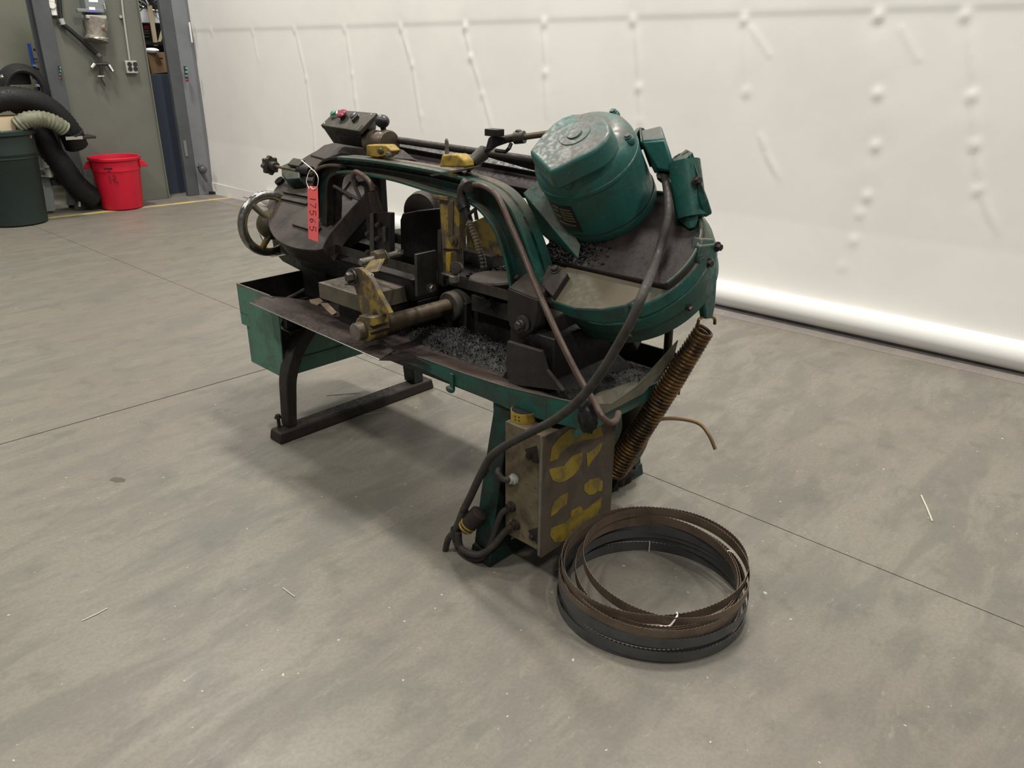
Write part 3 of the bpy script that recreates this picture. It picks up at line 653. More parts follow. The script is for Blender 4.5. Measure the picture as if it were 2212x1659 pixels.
def bedchips():
    m_ = MB()
    for _ in range(2600):
        u, v = random.uniform(.62, 1.1), random.uniform(.415, .595); p = Vector((u, v, .705+random.random()*.012)); s = .006
        a = Vector((random.uniform(-1, 1), random.uniform(-1, 1), random.uniform(-.5, .5))).normalized()*s; b = a.orthogonal()*random.uniform(.3, .8)
        m_.add([p-a, p+b, p+a, p-b], [(0, 1, 2), (0, 2, 3)])
    o = part(m_, 'bed_chips', chipm, bevel=0, ang=10); o['kind'] = 'stuff'
bedchips()
# ---- blade (with fine teeth), from idler cover to pivot block
def sawblade():
    a, b = Vector((-.02, .252, .732)), Vector((1.12, .252, .732)); V = []; F = []; n = 300
    for i in range(n+1):
        p = a.lerp(b, i/n); t_ = .0025 if i % 2 else 0
        V += [p+Vector((0, 0, -t_)), p+Vector((0, 0, .030)), p+Vector((0, .0012, .030)), p+Vector((0, .0012, -t_))]
    for i in range(n):
        for k in range(4): l = (k+1) % 4; F.append((4*i+k, 4*i+l, 4*i+4+l, 4*i+4+k))
    return MB().add(V, F)
part(sawblade(), 'saw_blade', steeld, bevel=0, ang=25)
part(MB().box((.66, .40, .60), (1.05, .43, .655)).box((.60, .395, .50), (.64, .43, .62)), 'guide_rail', steeld, bevel=.002)
# ---- stop bar with yellow arm
bz = .60
b0, b1 = Vector((.566, -.012, bz)), Vector((.577, .43, bz))
br_ = part(MB().tube([b0, b0+Vector((0, .004, 0)), b1], [.026, .029, .029], 28), 'stop_bar', barm, bevel=0)
MB().lathe(b1-Vector((.0, .06, 0)), (0, 1, 0), [(.03, -.001), (.048, 0), (.052, .004), (.052, .034), (.048, .04), (.054, .042), (.054, .085), (.049, .09)], 32).build('collar', castl, br_)
MB().lathe(b0, (0, -1, 0), [(.027, 0), (.0255, .001), (.001, .0012)], 24).build('bright_end', steel, br_)
arm = MB()
cA, cB = b0+Vector((0, .03, 0)), b0+Vector((0, .105, 0))
arm.lathe(cA, cB-cA, [(.029, 0), (.040, 0), (.042, .004), (.042, .071), (.04, .075), (.029, .075)], 32)
arm.obox(b0+Vector((.018, .067, .034)), (.034, 0, .004), (0, .036, 0), (-.002, 0, .014))
P = [M(x, y, v=.06) for x, y in ((783, 690), (842, 678), (815, 630), (803, 604), (788, 588), (775, 578), (762, 580), (757, 593), (764, 614))]
arm.prism(P, (0, .018, 0))
am = part(arm, 'stop_arm', yellow, bevel=.003, label='worn yellow cast arm')
for k in range(3): MB().lathe(b0+Vector((.020+.0, .042+.024*k, .048)), (.1, 0, 1), [(.0075, 0), (.0075, .004), (.005, .005), (.004, .002)], 14).build('set_screw', steeld, am)
MB().obox(b0+Vector((.042, .067, 0)), (.004, 0, 0), (0, .037, 0), (0, 0, .002)).build('clamp_slot', blackp, am)
MB().bolt(M(762, 598, v=.052), (-.1, -1, 0), .017, .022).cyl(M(766, 598, v=.055), M(766, 598, v=.075), .03, seg=20).build('hex_bolt', steeld, am)
c0, c1 = M(778, 567, v=.10), M(862, 547, v=.26)
rdp = part(MB().tube([c0, c0.lerp(c1, .02), c1], [.009, .012, .011], 16), 'stop_rod', steel, bevel=0)
sv = c0.lerp(c1, .48); dr = (c1-c0).normalized()
svp = part(MB().lathe(sv, dr, [(.013, -.022), (.026, -.02), (.028, -.016), (.028, .01), (.024, .014), (.013, .015)], 8).prism([M(778, 590, v=.085), M(812, 588, v=.085), M(824, 560, v=.13), M(800, 562, v=.13)], (0, .016, 0)), 'rod_clamp', yellow, bevel=.003)
MB().bolt(sv+dr*.016, dr, .02, .014).build('lock_nut', steel, svp)
MB().bolt(M(800, 597, v=.075), (.3, -.5, .6), .009, .012).build('clamp_screw', steel, svp)
MB().obox(c1, dr*.012, Vector((.008, 0, .004)), Vector((0, 0, .008))).build('rod_tip', steel, rdp)
# cardboard scraps as things
def scrap(px, z, lab, nm='cardboard_scrap'):
    o = MB().prism([M(x, y, z=z) for x, y in px], (0, 0, .003)).build(nm, plain('pale_card', (.20, .15, .10), .8), world=MW); tag(o, lab, 'cardboard', 'cardboard scraps by the bed plate')
scrap([(668, 649), (690, 645), (698, 652), (686, 660), (672, 656)], .522, 'torn brown cardboard piece left of the steel bed plate')
scrap([(692, 656), (708, 656), (728, 676), (718, 682), (704, 670)], .527, 'torn cardboard strip tucked under the bed plate edge')
# ---- pivot bracket
pv = MB()
oc = [M(1096, 622, v=.19), M(1095, 680, v=.19), M(1100, 705, v=.19), M(1115, 722, v=.19), M(1133, 727, v=.19), M(1150, 716, v=.19), M(1157, 700, v=.19), M(1160, 648, v=.19)]
oc = [Vector((p.x, .19, p.z)) for p in oc]
pv.prism(oc, (0, .10, 0)); topz = M(1160, 648, v=.19).z
tl, tr_ = oc[0], oc[-1]
pv.hexa([tl, tr_, tr_+Vector((0, .12, 0)), tl+Vector((0, .12, 0))], [tl+Vector((.02, .05, .035)), tr_+Vector((-.005, .03, .018)), tr_+Vector((-.01, .12, .03)), tl+Vector((.03, .12, .05))])
pvo = part(pv, 'pivot_bracket', castd, bevel=.004)
pc = M(1131, 698, v=.187)
MB().lathe(pc, (0, -1, 0), [(.024, 0), (.024, .004), (.02, .006), (.012, .006), (.012, .014), (.01, .016)], 20).bolt(pc+Vector((-.006, -.008, -.006)), (0, -1, 0), .013, .014).build('pivot_pin', steeld, pvo)
hb = part(MB().prism([H(1105, 612, .03), H(1165, 572, .03), H(1226, 600, .03), H(1190, 655, .03), H(1150, 640, .03)], -HN*.05), 'hinge_pad', castd, bevel=.004)
gp = MB().prism([H(1165, 575, .055), H(1180, 568, .055), H(1226, 590, .055), H(1193, 640, .055), H(1165, 612, .055)], -HN*.04)
hp_ = part(gp, 'clamp_pad', castd, bevel=.003)
for x, y in ((1117, 603), (1200, 583)): MB().bolt(H(x, y, .056 if x > 1150 else .031), HN, .011, .012).build('cap_screw', steeld, hp_)
MB().bolt(M(1062, 655, v=.398), (0, -1, 0), .013, .014).build('side_bolt', steeld, hb)
# pedestal under the pivot
q = [M(1095, 738, v=.17), M(1168, 760, v=.17), M(1180, 800, v=.17), M(1215, 845, v=.15), M(1100, 830, v=.15), M(1092, 790, v=.16)]
part(MB().prism(q, (.0, .012, .002)), 'splash_plate', castd, bevel=.001)
part(MB().box((1.03, .20, Zp), (1.20, .50, .68)).hexa([(1.0, .19, Zp), (1.24, .19, Zp), (1.24, .55, Zp), (1.0, .55, Zp)], [(1.03, .2, .56), (1.2, .2, .56), (1.2, .5, .56), (1.03, .5, .56)]), 'pivot_pedestal', black, bevel=.005)
# ---- arch frame (I section)
OUT = [(-.02, .84), (.005, .93), (.03, 1.0), (.07, 1.045), (.12, 1.068), (.182, 1.078), (.33, 1.083), (.47, 1.084), (.669, 1.08), (.83, 1.07), (.924, 1.052), (.985, 1.018), (1.03, .968), (1.07, .90), (1.10, .835), (1.115, .78)]
INN = [(.085, .83), (.10, .90), (.108, .96), (.13, 1.0), (.175, 1.018), (.225, 1.025), (.35, 1.028), (.489, 1.025), (.66, 1.01), (.769, 1.004), (.845, .992), (.895, .965), (.935, .925), (.965, .87), (.985, .81), (.995, .76)]
def P3(L, v): return [Vector((a, v, b)) for a, b in L]
def band(L, v0, v1, th, m_=None):
    m_ = m_ or MB(); S = smooth(P3(L, 0), 4); n = len(S); V = []; F = []
    for i in range(n):
        tt = (S[min(i+1, n-1)]-S[max(i-1, 0)]).normalized(); nn_ = Vector((-tt.z, 0, tt.x))*th
        a = S[i]; V += [(a.x, v0, a.z), (a.x, v1, a.z), (a.x-nn_.x, v1, a.z-nn_.z), (a.x-nn_.x, v0, a.z-nn_.z)]
    F = [(0, 1, 2, 3), tuple(4*(n-1)+k for k in (3, 2, 1, 0))]
    for i in range(n-1):
        for k in range(4): l = (k+1) % 4; F.append((4*i+k, 4*i+l, 4*i+4+l, 4*i+4+k))
    return m_.add(V, F)
web = MB(); So, Si = smooth(P3(OUT, 0), 4), smooth(P3(INN, 0), 4); V = []; F = []
for a, b in zip(So, Si): V += [(a.x, .262, a.z), (b.x, .262, b.z), (b.x, .274, b.z), (a.x, .274, a.z)]
for i in range(len(So)-1):
    for k in range(4): l = (k+1) % 4; F.append((4*i+k, 4*i+l, 4*i+4+l, 4*i+4+k))
web.add(V, F)
archo = part(web, 'arch_frame', greend, bevel=0)
band(OUT[5:], .235, .31, .010).build('outer_flange', green, archo, bevel=.002)
band(OUT[:6], .235, .31, .010).build('oily_flange', black, archo, bevel=.002)
band(INN[:5], .235, .30, -.010).build('oily_flange', black, archo, bevel=.002)
band([(a+.042, b-.02) for a, b in OUT[:5]], .256, .262, .035).build('oily_web', black, archo)
band(INN[4:], .235, .30, -.010).build('inner_flange', green, archo, bevel=.002)
band([(a+.0, b-.026) for a, b in OUT[5:10]], .250, .262, .006).build('web_rib', greend, archo, bevel=.001)
band([(a, b-.012) for a, b in OUT[10:]], .247, .262, .005).build('web_rib', green, archo, bevel=.001)
# ---- idler (left) wheel cover
IC = [(578, 450), (578, 478), (585, 502), (602, 522), (640, 537), (690, 540), (700, 528), (716, 500), (750, 460), (788, 416), (795, 385), (775, 335), (745, 314), (718, 312), (690, 322), (650, 345), (618, 378), (592, 410), (581, 432)]
icp = smooth([H(x, y, .05) for x, y in IC], 4, True)
io = part(MB().prism(icp, -HN*.075), 'idler_wheel_cover', coverm, bevel=.008, label='dusty black cast cover')
for (x0, y0, x1, y1, wd_) in ((610, 428, 665, 440, .008), (614, 414, 668, 424, .008), (636, 482, 690, 498, .012), (720, 400, 760, 428, .005), (722, 440, 756, 392, .006)):
    a, b = H(x0, y0, .053), H(x1, y1, .053); d_ = (b-a).normalized(); s_ = d_.cross(HN)*wd_
    MB().obox((a+b)/2, (b-a)/2, s_, HN*.006).build('rib', coverm, io, bevel=.002)
part(MB().lathe(hd(-.12, .17, -.04), -HN, [(.17, 0), (.19, .01), (.19, .05), (.17, .06)], 40), 'idler_wheel', black, bevel=0)
part(MB().box((-.30, .26, .66), (-.02, .52, .76)), 'vise_bracket', greend, bevel=.006)
# tension knob and bracket
tk0 = H(583, 357, .10); tk1 = H(640, 368, .10); ax = (tk1-tk0).normalized()
kn = MB(); K = []
ox = ax.orthogonal().normalized(); oy = ax.cross(ox)
for k in range(48):
    a = 2*math.pi*k/48; r_ = .036+.004*math.cos(8*a); K.append(tk0+(ox*math.cos(a)+oy*math.sin(a))*r_)
kn.prism([p-ax*.008 for p in K], ax*.02); kn.cyl(tk0, tk0+ax*.045, .019, .017, 16)
ko = part(kn, 'tension_knob', steeld, bevel=.002); MB().cyl(tk0+ax*.03, tk1, .006, seg=10).build('screw', yellowd, ko)
part(MB().prism([H(607, 358, .10), H(628, 349, .10), H(648, 352, .10), H(646, 385, .10), H(618, 388, .10), H(608, 378, .10)], -HN*.05).obox(H(640, 352, .11), ax*.04, HWv*.02, HN*.006), 'tension_bracket', greend, bevel=.004)
part(MB().cyl(H(648, 368, .09), H(672, 371, .09), .022, .022, 16), 'tension_spring_cap', black, bevel=.002)
part(MB().lathe(H(603, 390, .06), HN, [(.02, -.01), (.02, .004), (.01, .005)], 16), 'cover_lug', black, bevel=.001)
# handwheel
hw = M(579, 483, u=-.36); hx = Vector((1, 0, 0))
ring = [hw+Vector((0, math.cos(a)*.115, math.sin(a)*.115)) for a in np.linspace(0, 2*math.pi, 49)[:-1]]
hwo = part(MB().tube(ring, .0155, 12, closed=True), 'handwheel', grimy('polished_rim', (.30, .29, .27), (.10, .095, .09), .9, 3, .25, .9, None, 0, .1, .42, .58), bevel=0, ang=80)
MB().tube([p+Vector((.008, 0, 0))-(p-hw)*.11 for p in ring], .007, 8, closed=True).build('rim_paint', yellowd, hwo)
for k in range(3):
    a = 2.2+k*2.094; e_ = hw+Vector((.0, math.cos(a)*.11, math.sin(a)*.11)); MB().tube(smooth([hw+Vector((.03, 0, 0)), hw+(e_-hw)*.4+Vector((.03, 0, 0)), hw+(e_-hw)*.75+Vector((.012, 0, 0)), e_], 4), [.012]*12+[.010], 10).build('spoke', yellowd, hwo)
MB().lathe(hw+Vector((.0, 0, 0)), hx, [(.02, 0), (.055, .004), (.06, .03), (.026, .05), (.015, .055), (.015, .18)], 20).build('hub', yellowd, hwo)
part(MB().tube([M(562, 505, v=.27), M(582, 550, v=.27), M(588, 554, v=.27), M(618, 548, v=.29)], .0045, 8), 'hex_key_rod', bright, bevel=0)
part(MB().bolt(M(624, 520, v=.25), (-.2, -1, 0), .012, .014).cyl(M(624, 520, v=.25), M(640, 530, v=.27), .008), 'side_screw', black, bevel=0)
part(MB().prism([M(585, 505, v=.32), M(640, 515, v=.32), M(668, 545, v=.30), M(662, 592, v=.30), M(610, 565, v=.32), M(592, 545, v=.34)], (0, .1, 0)), 'wheel_guard', black, bevel=.004)
# ---- back beam and rod
bm_ = [H(x, y, .03) for x, y in ((760, 318), (880, 345), (1010, 368), (1160, 402), (1180, 350), (1165, 345))]
q = [H(752, 330, .0), H(1190, 418, .0), H(1205, 372, .0), H(800, 300, .0)]
bb = part(MB().prism(q, -HN*.03), 'back_beam', purple, bevel=.004, label='purple brown dusty cast beam')
MB().prism([H(755, 334, .03), H(1190, 418, .02), H(1190, 408, .02), H(757, 324, .03)], -HN*.05).build('lower_flange', purple, bb, bevel=.003)
MB().prism([H(800, 306, .03), H(1190, 378, .02), H(1192, 366, .02), H(805, 296, .03)], -HN*.05).build('upper_flange', black, bb, bevel=.003)
part(MB().prism([H(668, 336, .055), H(700, 312, .055), H(735, 304, .055), H(800, 305, .055), H(870, 322, .055), H(900, 346, .055), H(820, 342, .055), H(735, 332, .055), H(700, 345, .055)], -HN*.05), 'beam_root', coverm, bevel=.006)
rd = [H(862, 303, .12), H(1195, 352, .12)]
part(MB().tube(rd, .0125, 14), 'slide_rod', castd, bevel=0)
part(MB().tube([H(1040, 325, .09), H(1195, 368, .09)], .016, 14), 'lower_slide_rod', castd, bevel=0)
cyA, cyB = H(800, 306, .13), H(862, 314, .13); axc = (cyB-cyA).normalized()
cy = part(MB().lathe(cyA, axc, [(.03, 0), (.042, .003), (.044, .01), (.044, .085), (.043, .09), (.049, .092), (.049, .112), (.045, .118), (.02, .119)], 32), 'rod_bearing', barm, bevel=0)
MB().sph(H(826, 262, .19), .025, (1.15, 1, .95), 20).cyl(H(826, 266, .18), H(830, 288, .15), .012, .009).build('ball_knob', blackp, cy)
MB().lathe(cyA+HN*.02-axc*.004, -axc, [(.02, 0), (.02, .006), (.015, .007)], 20).build('end_cap', yellow, cy)
yb = part(MB().prism([M(x, y, v=.27) for x, y in ((791, 313), (791, 337), (815, 341), (840, 336), (846, 326), (833, 313))], (0, .04, 0)), 'yellow_clamp', yellowb, bevel=.004)
MB().sph(M(822, 326, v=.27), .011, (1.6, .5, .9)).build('worn_boss', barm, yb); MB().bolt(M(840, 333, v=.268), Vector((.5, -.8, .1)), .008, .014).build('screw', steel, yb)
# ---- control box
hb0, hb1 = .205, .08
cu = [H(693, 270, hb0), H(728, 237, hb0), H(813, 244, hb0), H(775, 283, hb0)]
cen = sum(cu, Vector())/4
lowp = [H(720, 309, hb1), H(735, 296, hb1), H(808, 300, hb1), H(790, 321, hb1)]
cbx = part(MB().hexa(lowp, [p-HN*.016 for p in cu]), 'control_box', black, bevel=.003)
MB().hexa([p-HN*.018 for p in [cen+(q-cen)*1.02 for q in cu]], [cen+(q-cen)*1.02 for q in cu]).build('cover_plate', grimy('control_plate', (.034, .029, .022), (.075, .062, .042), .7, 30, .5, 0, None, 0, .2), cbx, bevel=.003)
def lath(x, y, prof, mat_, nm, par=cbx, h=hb0): return MB().lathe(H(x, y, h), HN, prof, 24).build(nm, mat_, par)
o = lath(724, 250, [(.018, 0), (.0185, .004), (.0165, .006), (.0165, .010), (.013, .011)], bright, 'green_button_ring')
lath(724, 250, [(.012, .010), (.012, .016), (.009, .018)], plain('green_button', (.01, .14, .07), .4), 'green_button')
lath(743, 253, [(.015, 0), (.015, .010), (.017, .012), (.021, .014), (.021, .020), (.014, .023)], blackp, 'stop_base'); lath(743, 253, [(.0215, .014), (.022, .019), (.016, .0235)], plain('red_button', (.22, .02, .04), .3), 'red_button')
lath(768, 256, [(.017, 0), (.0175, .004), (.016, .006), (.015, .014)], bright, 'selector_ring'); lath(768, 256, [(.0155, .005), (.015, .018), (.012, .02)], blackp, 'selector_base')
MB().obox(H(768, 256, hb0+.026), Vector((.004, 0, 0)), HWv*.016, HN*.008).build('selector_knob', blackp, cbx, bevel=.002)
for x, y in ((701, 266), (728, 240), (802, 247)): lath(x, y, [(.004, 0), (.004, .001), (.002, .002)], bright, 'screw')
# ---- yellow wing knob on arch
wk = M(974, 368, v=.27)
yk = part(MB().prism([M(948, 361, v=.24), M(954, 334, v=.24), M(988, 333, v=.24), M(1002, 346, v=.24), M(1005, 361, v=.24)], (0, .04, .0)), 'guide_clamp', yellowb, bevel=.005, label='yellow guide clamp block')
MB().cyl(M(966, 338, v=.26), M(965, 322, v=.26), .006).sph(M(965, 311, v=.26), .014, (.55, .35, 1.25)).build('wing_screw', steel, yk)
MB().prism([M(928, 377, v=.235), M(932, 381, v=.235), M(1000, 370, v=.235), M(1010, 364, v=.235)], (0, .06, .004)).build('wedge_strip', yellowd, yk)
MB().prism([M(972, 382, v=.234), M(986, 384, v=.234), M(986, 376, v=.234), M(972, 374, v=.234)], (0, .01, .0)).build('stop_lug', yellowd, yk)
# ---- universal joint
uj = part(MB().tube([M(1008, 366, v=.30), M(1050, 322, v=.36)], .013, 14), 'universal_joint', black, bevel=0)
MB().cyl(M(1022, 350, v=.32), M(1045, 330, v=.35), .020, .022, 16).build('sleeve', steeld, uj)
MB().prism([M(1044, 334, v=.35), M(1054, 297, v=.37), M(1066, 288, v=.38), M(1092, 296, v=.39), M(1098, 306, v=.39), M(1064, 318, v=.37)], (0, .022, 0)).build('yoke', black, uj, bevel=.004)
MB().obox(M(1068, 286, v=.36), (.024, 0, 0), (0, .018, 0), (0, 0, .010)).build('square_head', black, uj, bevel=.002)
MB().tube([M(1070, 325, v=.37), M(1092, 328, v=.38), M(1100, 320, v=.38), M(1104, 310, v=.39)], .006, 8).build('bent_arm', black, uj)
MB().cyl(M(1094, 300, v=.39), M(1112, 297, v=.40), .012, seg=12).cyl(M(1112, 298, v=.40), M(1133, 296, v=.41), .018, seg=16).sph(M(1120, 283, v=.405), .010, (1, 1, .5)).build('coupler', steeld, uj)
MB().cyl(M(1130, 296, v=.41), M(1215, 284, v=.46), .0095, seg=12).build('shaft', barm, uj)
# ---- left guide arm
ga = part(MB().box((.275, .27, .80), (.365, .30, 1.03)), 'guide_arm', black, bevel=.004)
MB().prism([M(800, 457, v=.25), M(843, 460, v=.25), M(844, 560, v=.25), M(806, 562, v=.25)], (0, .02, 0)).build('guide_body', black, ga, bevel=.003)
MB().prism([M(798, 462, v=.24), M(806, 460, v=.24), M(808, 566, v=.24), M(798, 560, v=.24)], (0, .03, 0)).build('guide_strip', steeld, ga, bevel=.002)
for x, y in ((817, 486), (816, 516), (795, 505), (795, 545)): MB().bolt(M(x, y, v=.245), (0, -1, 0), .007, .010).build('bolt', steeld, ga)
MB().prism([M(826, 490, v=.242), M(832, 490, v=.242), M(833, 522, v=.242), M(827, 522, v=.242)], (0, .01, 0)).build('insert', steeld, ga, bevel=.001)
lh = part(MB().tube(smooth([M(773, 400, v=.24), M(763, 385, v=.22), M(768, 372, v=.22), M(785, 380, v=.22), M(800, 395, v=.22), M(805, 412, v=.22)], 6), .009, 10), 'lever_handle', tubem, bevel=0)
MB().tube(smooth([M(765, 385, v=.22), M(768, 405, v=.22), M(776, 424, v=.22), M(773, 430, v=.22), M(722, 402, v=.24)], 5), .006, 8).build('wire_link', rubber, lh)
MB().cyl(M(804, 415, v=.22), M(816, 455, v=.23), .016, .017, 14).build('grip', rusty, lh)
MB().prism([M(774, 392, v=.24), M(776, 400, v=.24), M(795, 408, v=.24), M(808, 405, v=.24), M(796, 392, v=.24)], (0, .015, 0)).build('link_plate', castd, lh, bevel=.003)
part(MB().bolt(M(745, 361, v=.255), (-.3, -1, .3), .010, .018), 'arch_bolt', black, bevel=0)
part(MB().tube(smooth([M(672, 376, v=.22), M(690, 363, v=.225), M(712, 357, v=.24), M(738, 358, v=.25)], 5), .006, 10), 'copper_line', barm, bevel=0)
# ---- right (yellow) guide arm
yg = MB().prism([M(948, 425, v=.235), M(975, 428, v=.235), M(993, 428, v=.235), M(992, 540, v=.235), M(955, 538, v=.235)], (0, .03, 0))
yg.prism([M(932, 420, v=.225), M(965, 425, v=.225), M(967, 435, v=.225), M(934, 430, v=.225)], (0, .05, 0))
yo = part(yg, 'blade_guide_post', yellow, bevel=.003, label='worn yellow blade guide post')
MB().prism([M(966, 432, v=.23), M(978, 434, v=.23), M(978, 510, v=.23), M(968, 510, v=.23)], (0, .01, 0)).build('post_groove', barm, yo, bevel=.002)
MB().prism([M(945, 497, v=.24), M(952, 496, v=.24), M(958, 620, v=.24), M(945, 612, v=.24)], (0, .02, 0)).build('scale_strip', castd, yo, bevel=.001)
MB().prism([M(954, 535, v=.24), M(985, 532, v=.24), M(988, 590, v=.24), M(956, 592, v=.24)], (0, .03, 0)).build('guide_head', yellowd, yo, bevel=.004)
MB().prism([M(962, 545, v=.232), M(972, 545, v=.232), M(972, 588, v=.232), M(962, 588, v=.232)], (0, .01, 0)).build('guide_insert', yellowb, yo, bevel=.003)
MB().lathe(M(982, 519, v=.235), (0, -1, 0), [(.016, 0), (.016, .006), (.009, .007), (.008, .012)], 16).build('adjuster', yellowd, yo)
MB().lathe(M(986, 578, v=.225), (.5, -1, .2), [(.018, -.012), (.019, -.008), (.019, .008), (.017, .010), (.006, .011)], 24).build('back_roller', steeld, yo)
MB().obox(M(972, 593, v=.22), (.028, 0, 0), (0, .014, 0), (0, 0, .004)).build('roller_bracket', steel, yo, bevel=.003)
MB().lathe(M(981, 601, v=.22)-Vector((0, 0, .012)), (0, 0, 1), [(.015, 0), (.0165, .002), (.0165, .02), (.015, .022)], 24).build('guide_roller', steel, yo)
# ---- elbow, valve and segmented coolant hose
el = part(MB().tube(smooth([M(1015, 402, v=.24), M(1003, 400, v=.225), M(996, 415, v=.22), M(998, 432, v=.22)], 6), .0125, 14), 'coolant_elbow', steeld, bevel=0)
MB().cyl(M(1006, 396, v=.235), M(1012, 404, v=.22), .017).cyl(M(996, 427, v=.22), M(998, 436, v=.22), .017).build('fitting_ring', steeld, el)
MB().cyl(M(1000, 437, v=.22), M(1012, 480, v=.22), .014, .015, 16).cyl(M(998, 440, v=.22), M(1004, 452, v=.22), .019).build('valve_body', black, el)
MB().tube([M(1014, 462, v=.21), M(1026, 452, v=.2), M(1030, 475, v=.2)], .006, 8).build('valve_handle', black, el)
hsg = [M(x, y, v=.21) for x, y in ((1015, 482), (1022, 500), (1030, 520), (1035, 540), (1042, 560), (1045, 582))]
S = smooth(hsg, 3)
for i, p in enumerate(S[::1]):
    if i % 1 == 0: MB().sph(p, .0108 if i < len(S)-1 else .006, (1, 1, .8), 10).build('hose_segment', yellowd if i < 10 else steeld, el)
# ---- drive housing
DC = (1.282, .215); RR = .228
def ringpts(r, h, a0, a1, n): return [hd(DC[0]+r*math.cos(a), DC[1]+r*math.sin(a), h) for a in np.linspace(a0, a1, n)]
wch = .118
ac = math.asin((wch-DC[1])/(RR-.018)); r_ = RR-.018
upper = ringpts(r_, .05, ac, math.pi-ac, 60)
ul = [hd(1.08, wch, .05)]
xl = 1.03
pu = [hd(xl, wch, .05)] + ringpts(r_, .05, ac, math.pi*.62, 44) + [hd(xl, .40, .05)]
dh = part(MB().prism(pu, -HN*.055), 'drive_cover', grimy('drive_cover_dust', (.015, .012, .012), (.032, .023, .021), .8, 9, .5, 0, (.034, .026, .024), .6, .5), bevel=.005, label='green cover with brown oily dust on top')
ri = MB(); rp = ringpts(r_-.004, .052, ac+.02, math.pi*.62, 44)
ri.tube(rp, .005, 8).build('raised_rim', green, dh)
lw_ = [H(1190, 650, .035), H(1180, 600, .035), H(1228, 574, .035), H(1402, 616, .035), H(1384, 640, .035), H(1350, 660, .035), H(1299, 669, .035), H(1240, 667, .035)]
def hl(p): q = p-HB; return q.x, q.dot(HWv)
lwb = []
for p in lw_:
    a, b = hl(p); d = math.hypot(a-DC[0], b-DC[1]); f = RR/d if d > .19 and b < .1 and a > 1.25 else 1.03; lwb.append(hd(DC[0]+(a-DC[0])*f, DC[1]+(b-DC[1])*f, -.004))
dl = part(MB().hexa(lwb, lw_), 'lower_cover', tanm, bevel=.004, label='cover half under thick tan dust')
# outer body disc
bt = ringpts(RR, -.002, math.pi*1.18, math.pi*2.62, 80)+[hd(1.06, .40, -.002), hd(1.06, .02, -.002)]
body = MB().prism(bt, -HN*.046)
ut = ringpts(RR-.014, .032, -.92, math.pi*.62, 60)+[hd(xl, .40, .03), hd(xl, wch-.02, .03)]; ub = ringpts(RR, -.002, -.92, math.pi*.62, 60)+[hd(xl, .40, -.002), hd(xl, wch-.02, -.002)]
body.hexa(ub, ut)
do = part(body, 'wheel_housing', green, bevel=.006)
lwr = MB().prism(ringpts(RR-.008, -.048, math.pi*1.22, math.pi*2.6, 70)+[hd(1.08, .38, -.048), hd(1.08, .05, -.048)], -HN*.05)
part(lwr, 'blade_door', green, bevel=.004)
for a in (-.35, -1.1): MB().bolt(hd(DC[0]+RR*math.cos(a), DC[1]+RR*math.sin(a), -.05), Vector((math.cos(a), 0, 0))+HWv*math.sin(a), .008, .012).build('latch_screw', steeld, do)
part(MB().prism(ringpts(.17, -.09, 3.3, 5.0, 24)+[hd(1.31, .24, -.09), hd(1.1, .24, -.09)], -HN*.11), 'gear_case', black, bevel=.006)
part(MB().prism([H(1170, 575, .005), H(1120, 575, .005), H(1100, 640, .005), H(1190, 690, .005), H(1250, 660, .005)], -HN*.06), 'head_root', castd, bevel=.006)
gb = MB()
for _ in range(2200):
    u, w_ = random.gauss(1.10, .05), random.gauss(.16, .035)
    if w_ < .122 or u < 1.035: continue
    p = hd(u, w_, .052+random.random()*.010*math.exp(-((u-1.1)/.05)**2)); a = Vector((random.uniform(-1, 1), random.uniform(-1, 1), random.uniform(-1, 1))).normalized()*.0045; b = a.orthogonal()*.6
    gb.add([p-a, p+b, p+a, p-b], [(0, 1, 2), (0, 2, 3)])
o = part(gb, 'oily_grime', chipm, bevel=0, ang=180); o['kind'] = 'stuff'
# ---- motor
mc = (1.137, .345)
def mh(h): return hd(mc[0], mc[1], h)
mo = part(MB().lathe(mh(0), HN, [(.09, .030), (.125, .034), (.142, .042), (.1475, .054), (.1475, .074), (.1445, .078), (.144, .214), (.147, .217), (.1475, .222), (.147, .227), (.145, .229), (.1435, .250), (.135, .272), (.118, .288), (.095, .297), (.05, .299)], 72), 'motor', motorg, bevel=0, label='large green electric motor')
MB().tube([mh(.0765)+(Vector((1, 0, 0))*math.cos(a)+HWv*math.sin(a))*.1455 for a in np.linspace(0, 6.2832, 73)[:-1]], .0025, 6, closed=True).build('seam', blackp, mo)
kh = [H(x, y, .345) for x, y in ((1143, 326), (1188, 371), (1215, 358), (1240, 345), (1268, 332), (1290, 320), (1308, 303), (1318, 284), (1315, 266), (1303, 254), (1285, 247), (1262, 244), (1238, 245), (1215, 253), (1195, 266), (1170, 291))]
kh = [Vector(p) for p in kh]; kc = sum(kh, Vector())/len(kh)
k2 = [kc+(p-kc)*1.06-HN*.06 for p in kh]
MB().hexa(k2, kh).build('fan_cowl', motorg, mo, bevel=.008, seg=3)
ks = [kh[0]-HN*.04, kh[1]-HN*.04, kh[1]-HN*.10+(kc-kh[1])*.10, kh[0]-HN*.10+(kc-kh[0])*.10]
MB().lathe(H(1241, 289, .345), HN, [(.044, 0), (.043, .002), (.024, .0022)], 32).build('cap_ring', motorg, mo); MB().lathe(H(1241, 289, .347), HN, [(.021, 0), (.020, .004), (.004, .0045)], 28).build('shaft_cap', motorg, mo)
for x, y in ((1226, 396), (1349, 303), (1318, 256)):
    q = H(x, y, .266)-mh(.266); q = q.normalized(); e_ = mh(.262)+q*.136
    MB().sph(e_, .016, (1, 1, 1)).bolt(e_+HN*.013, HN, .008, .007).build('end_bolt', motorg, mo)
np_ = []
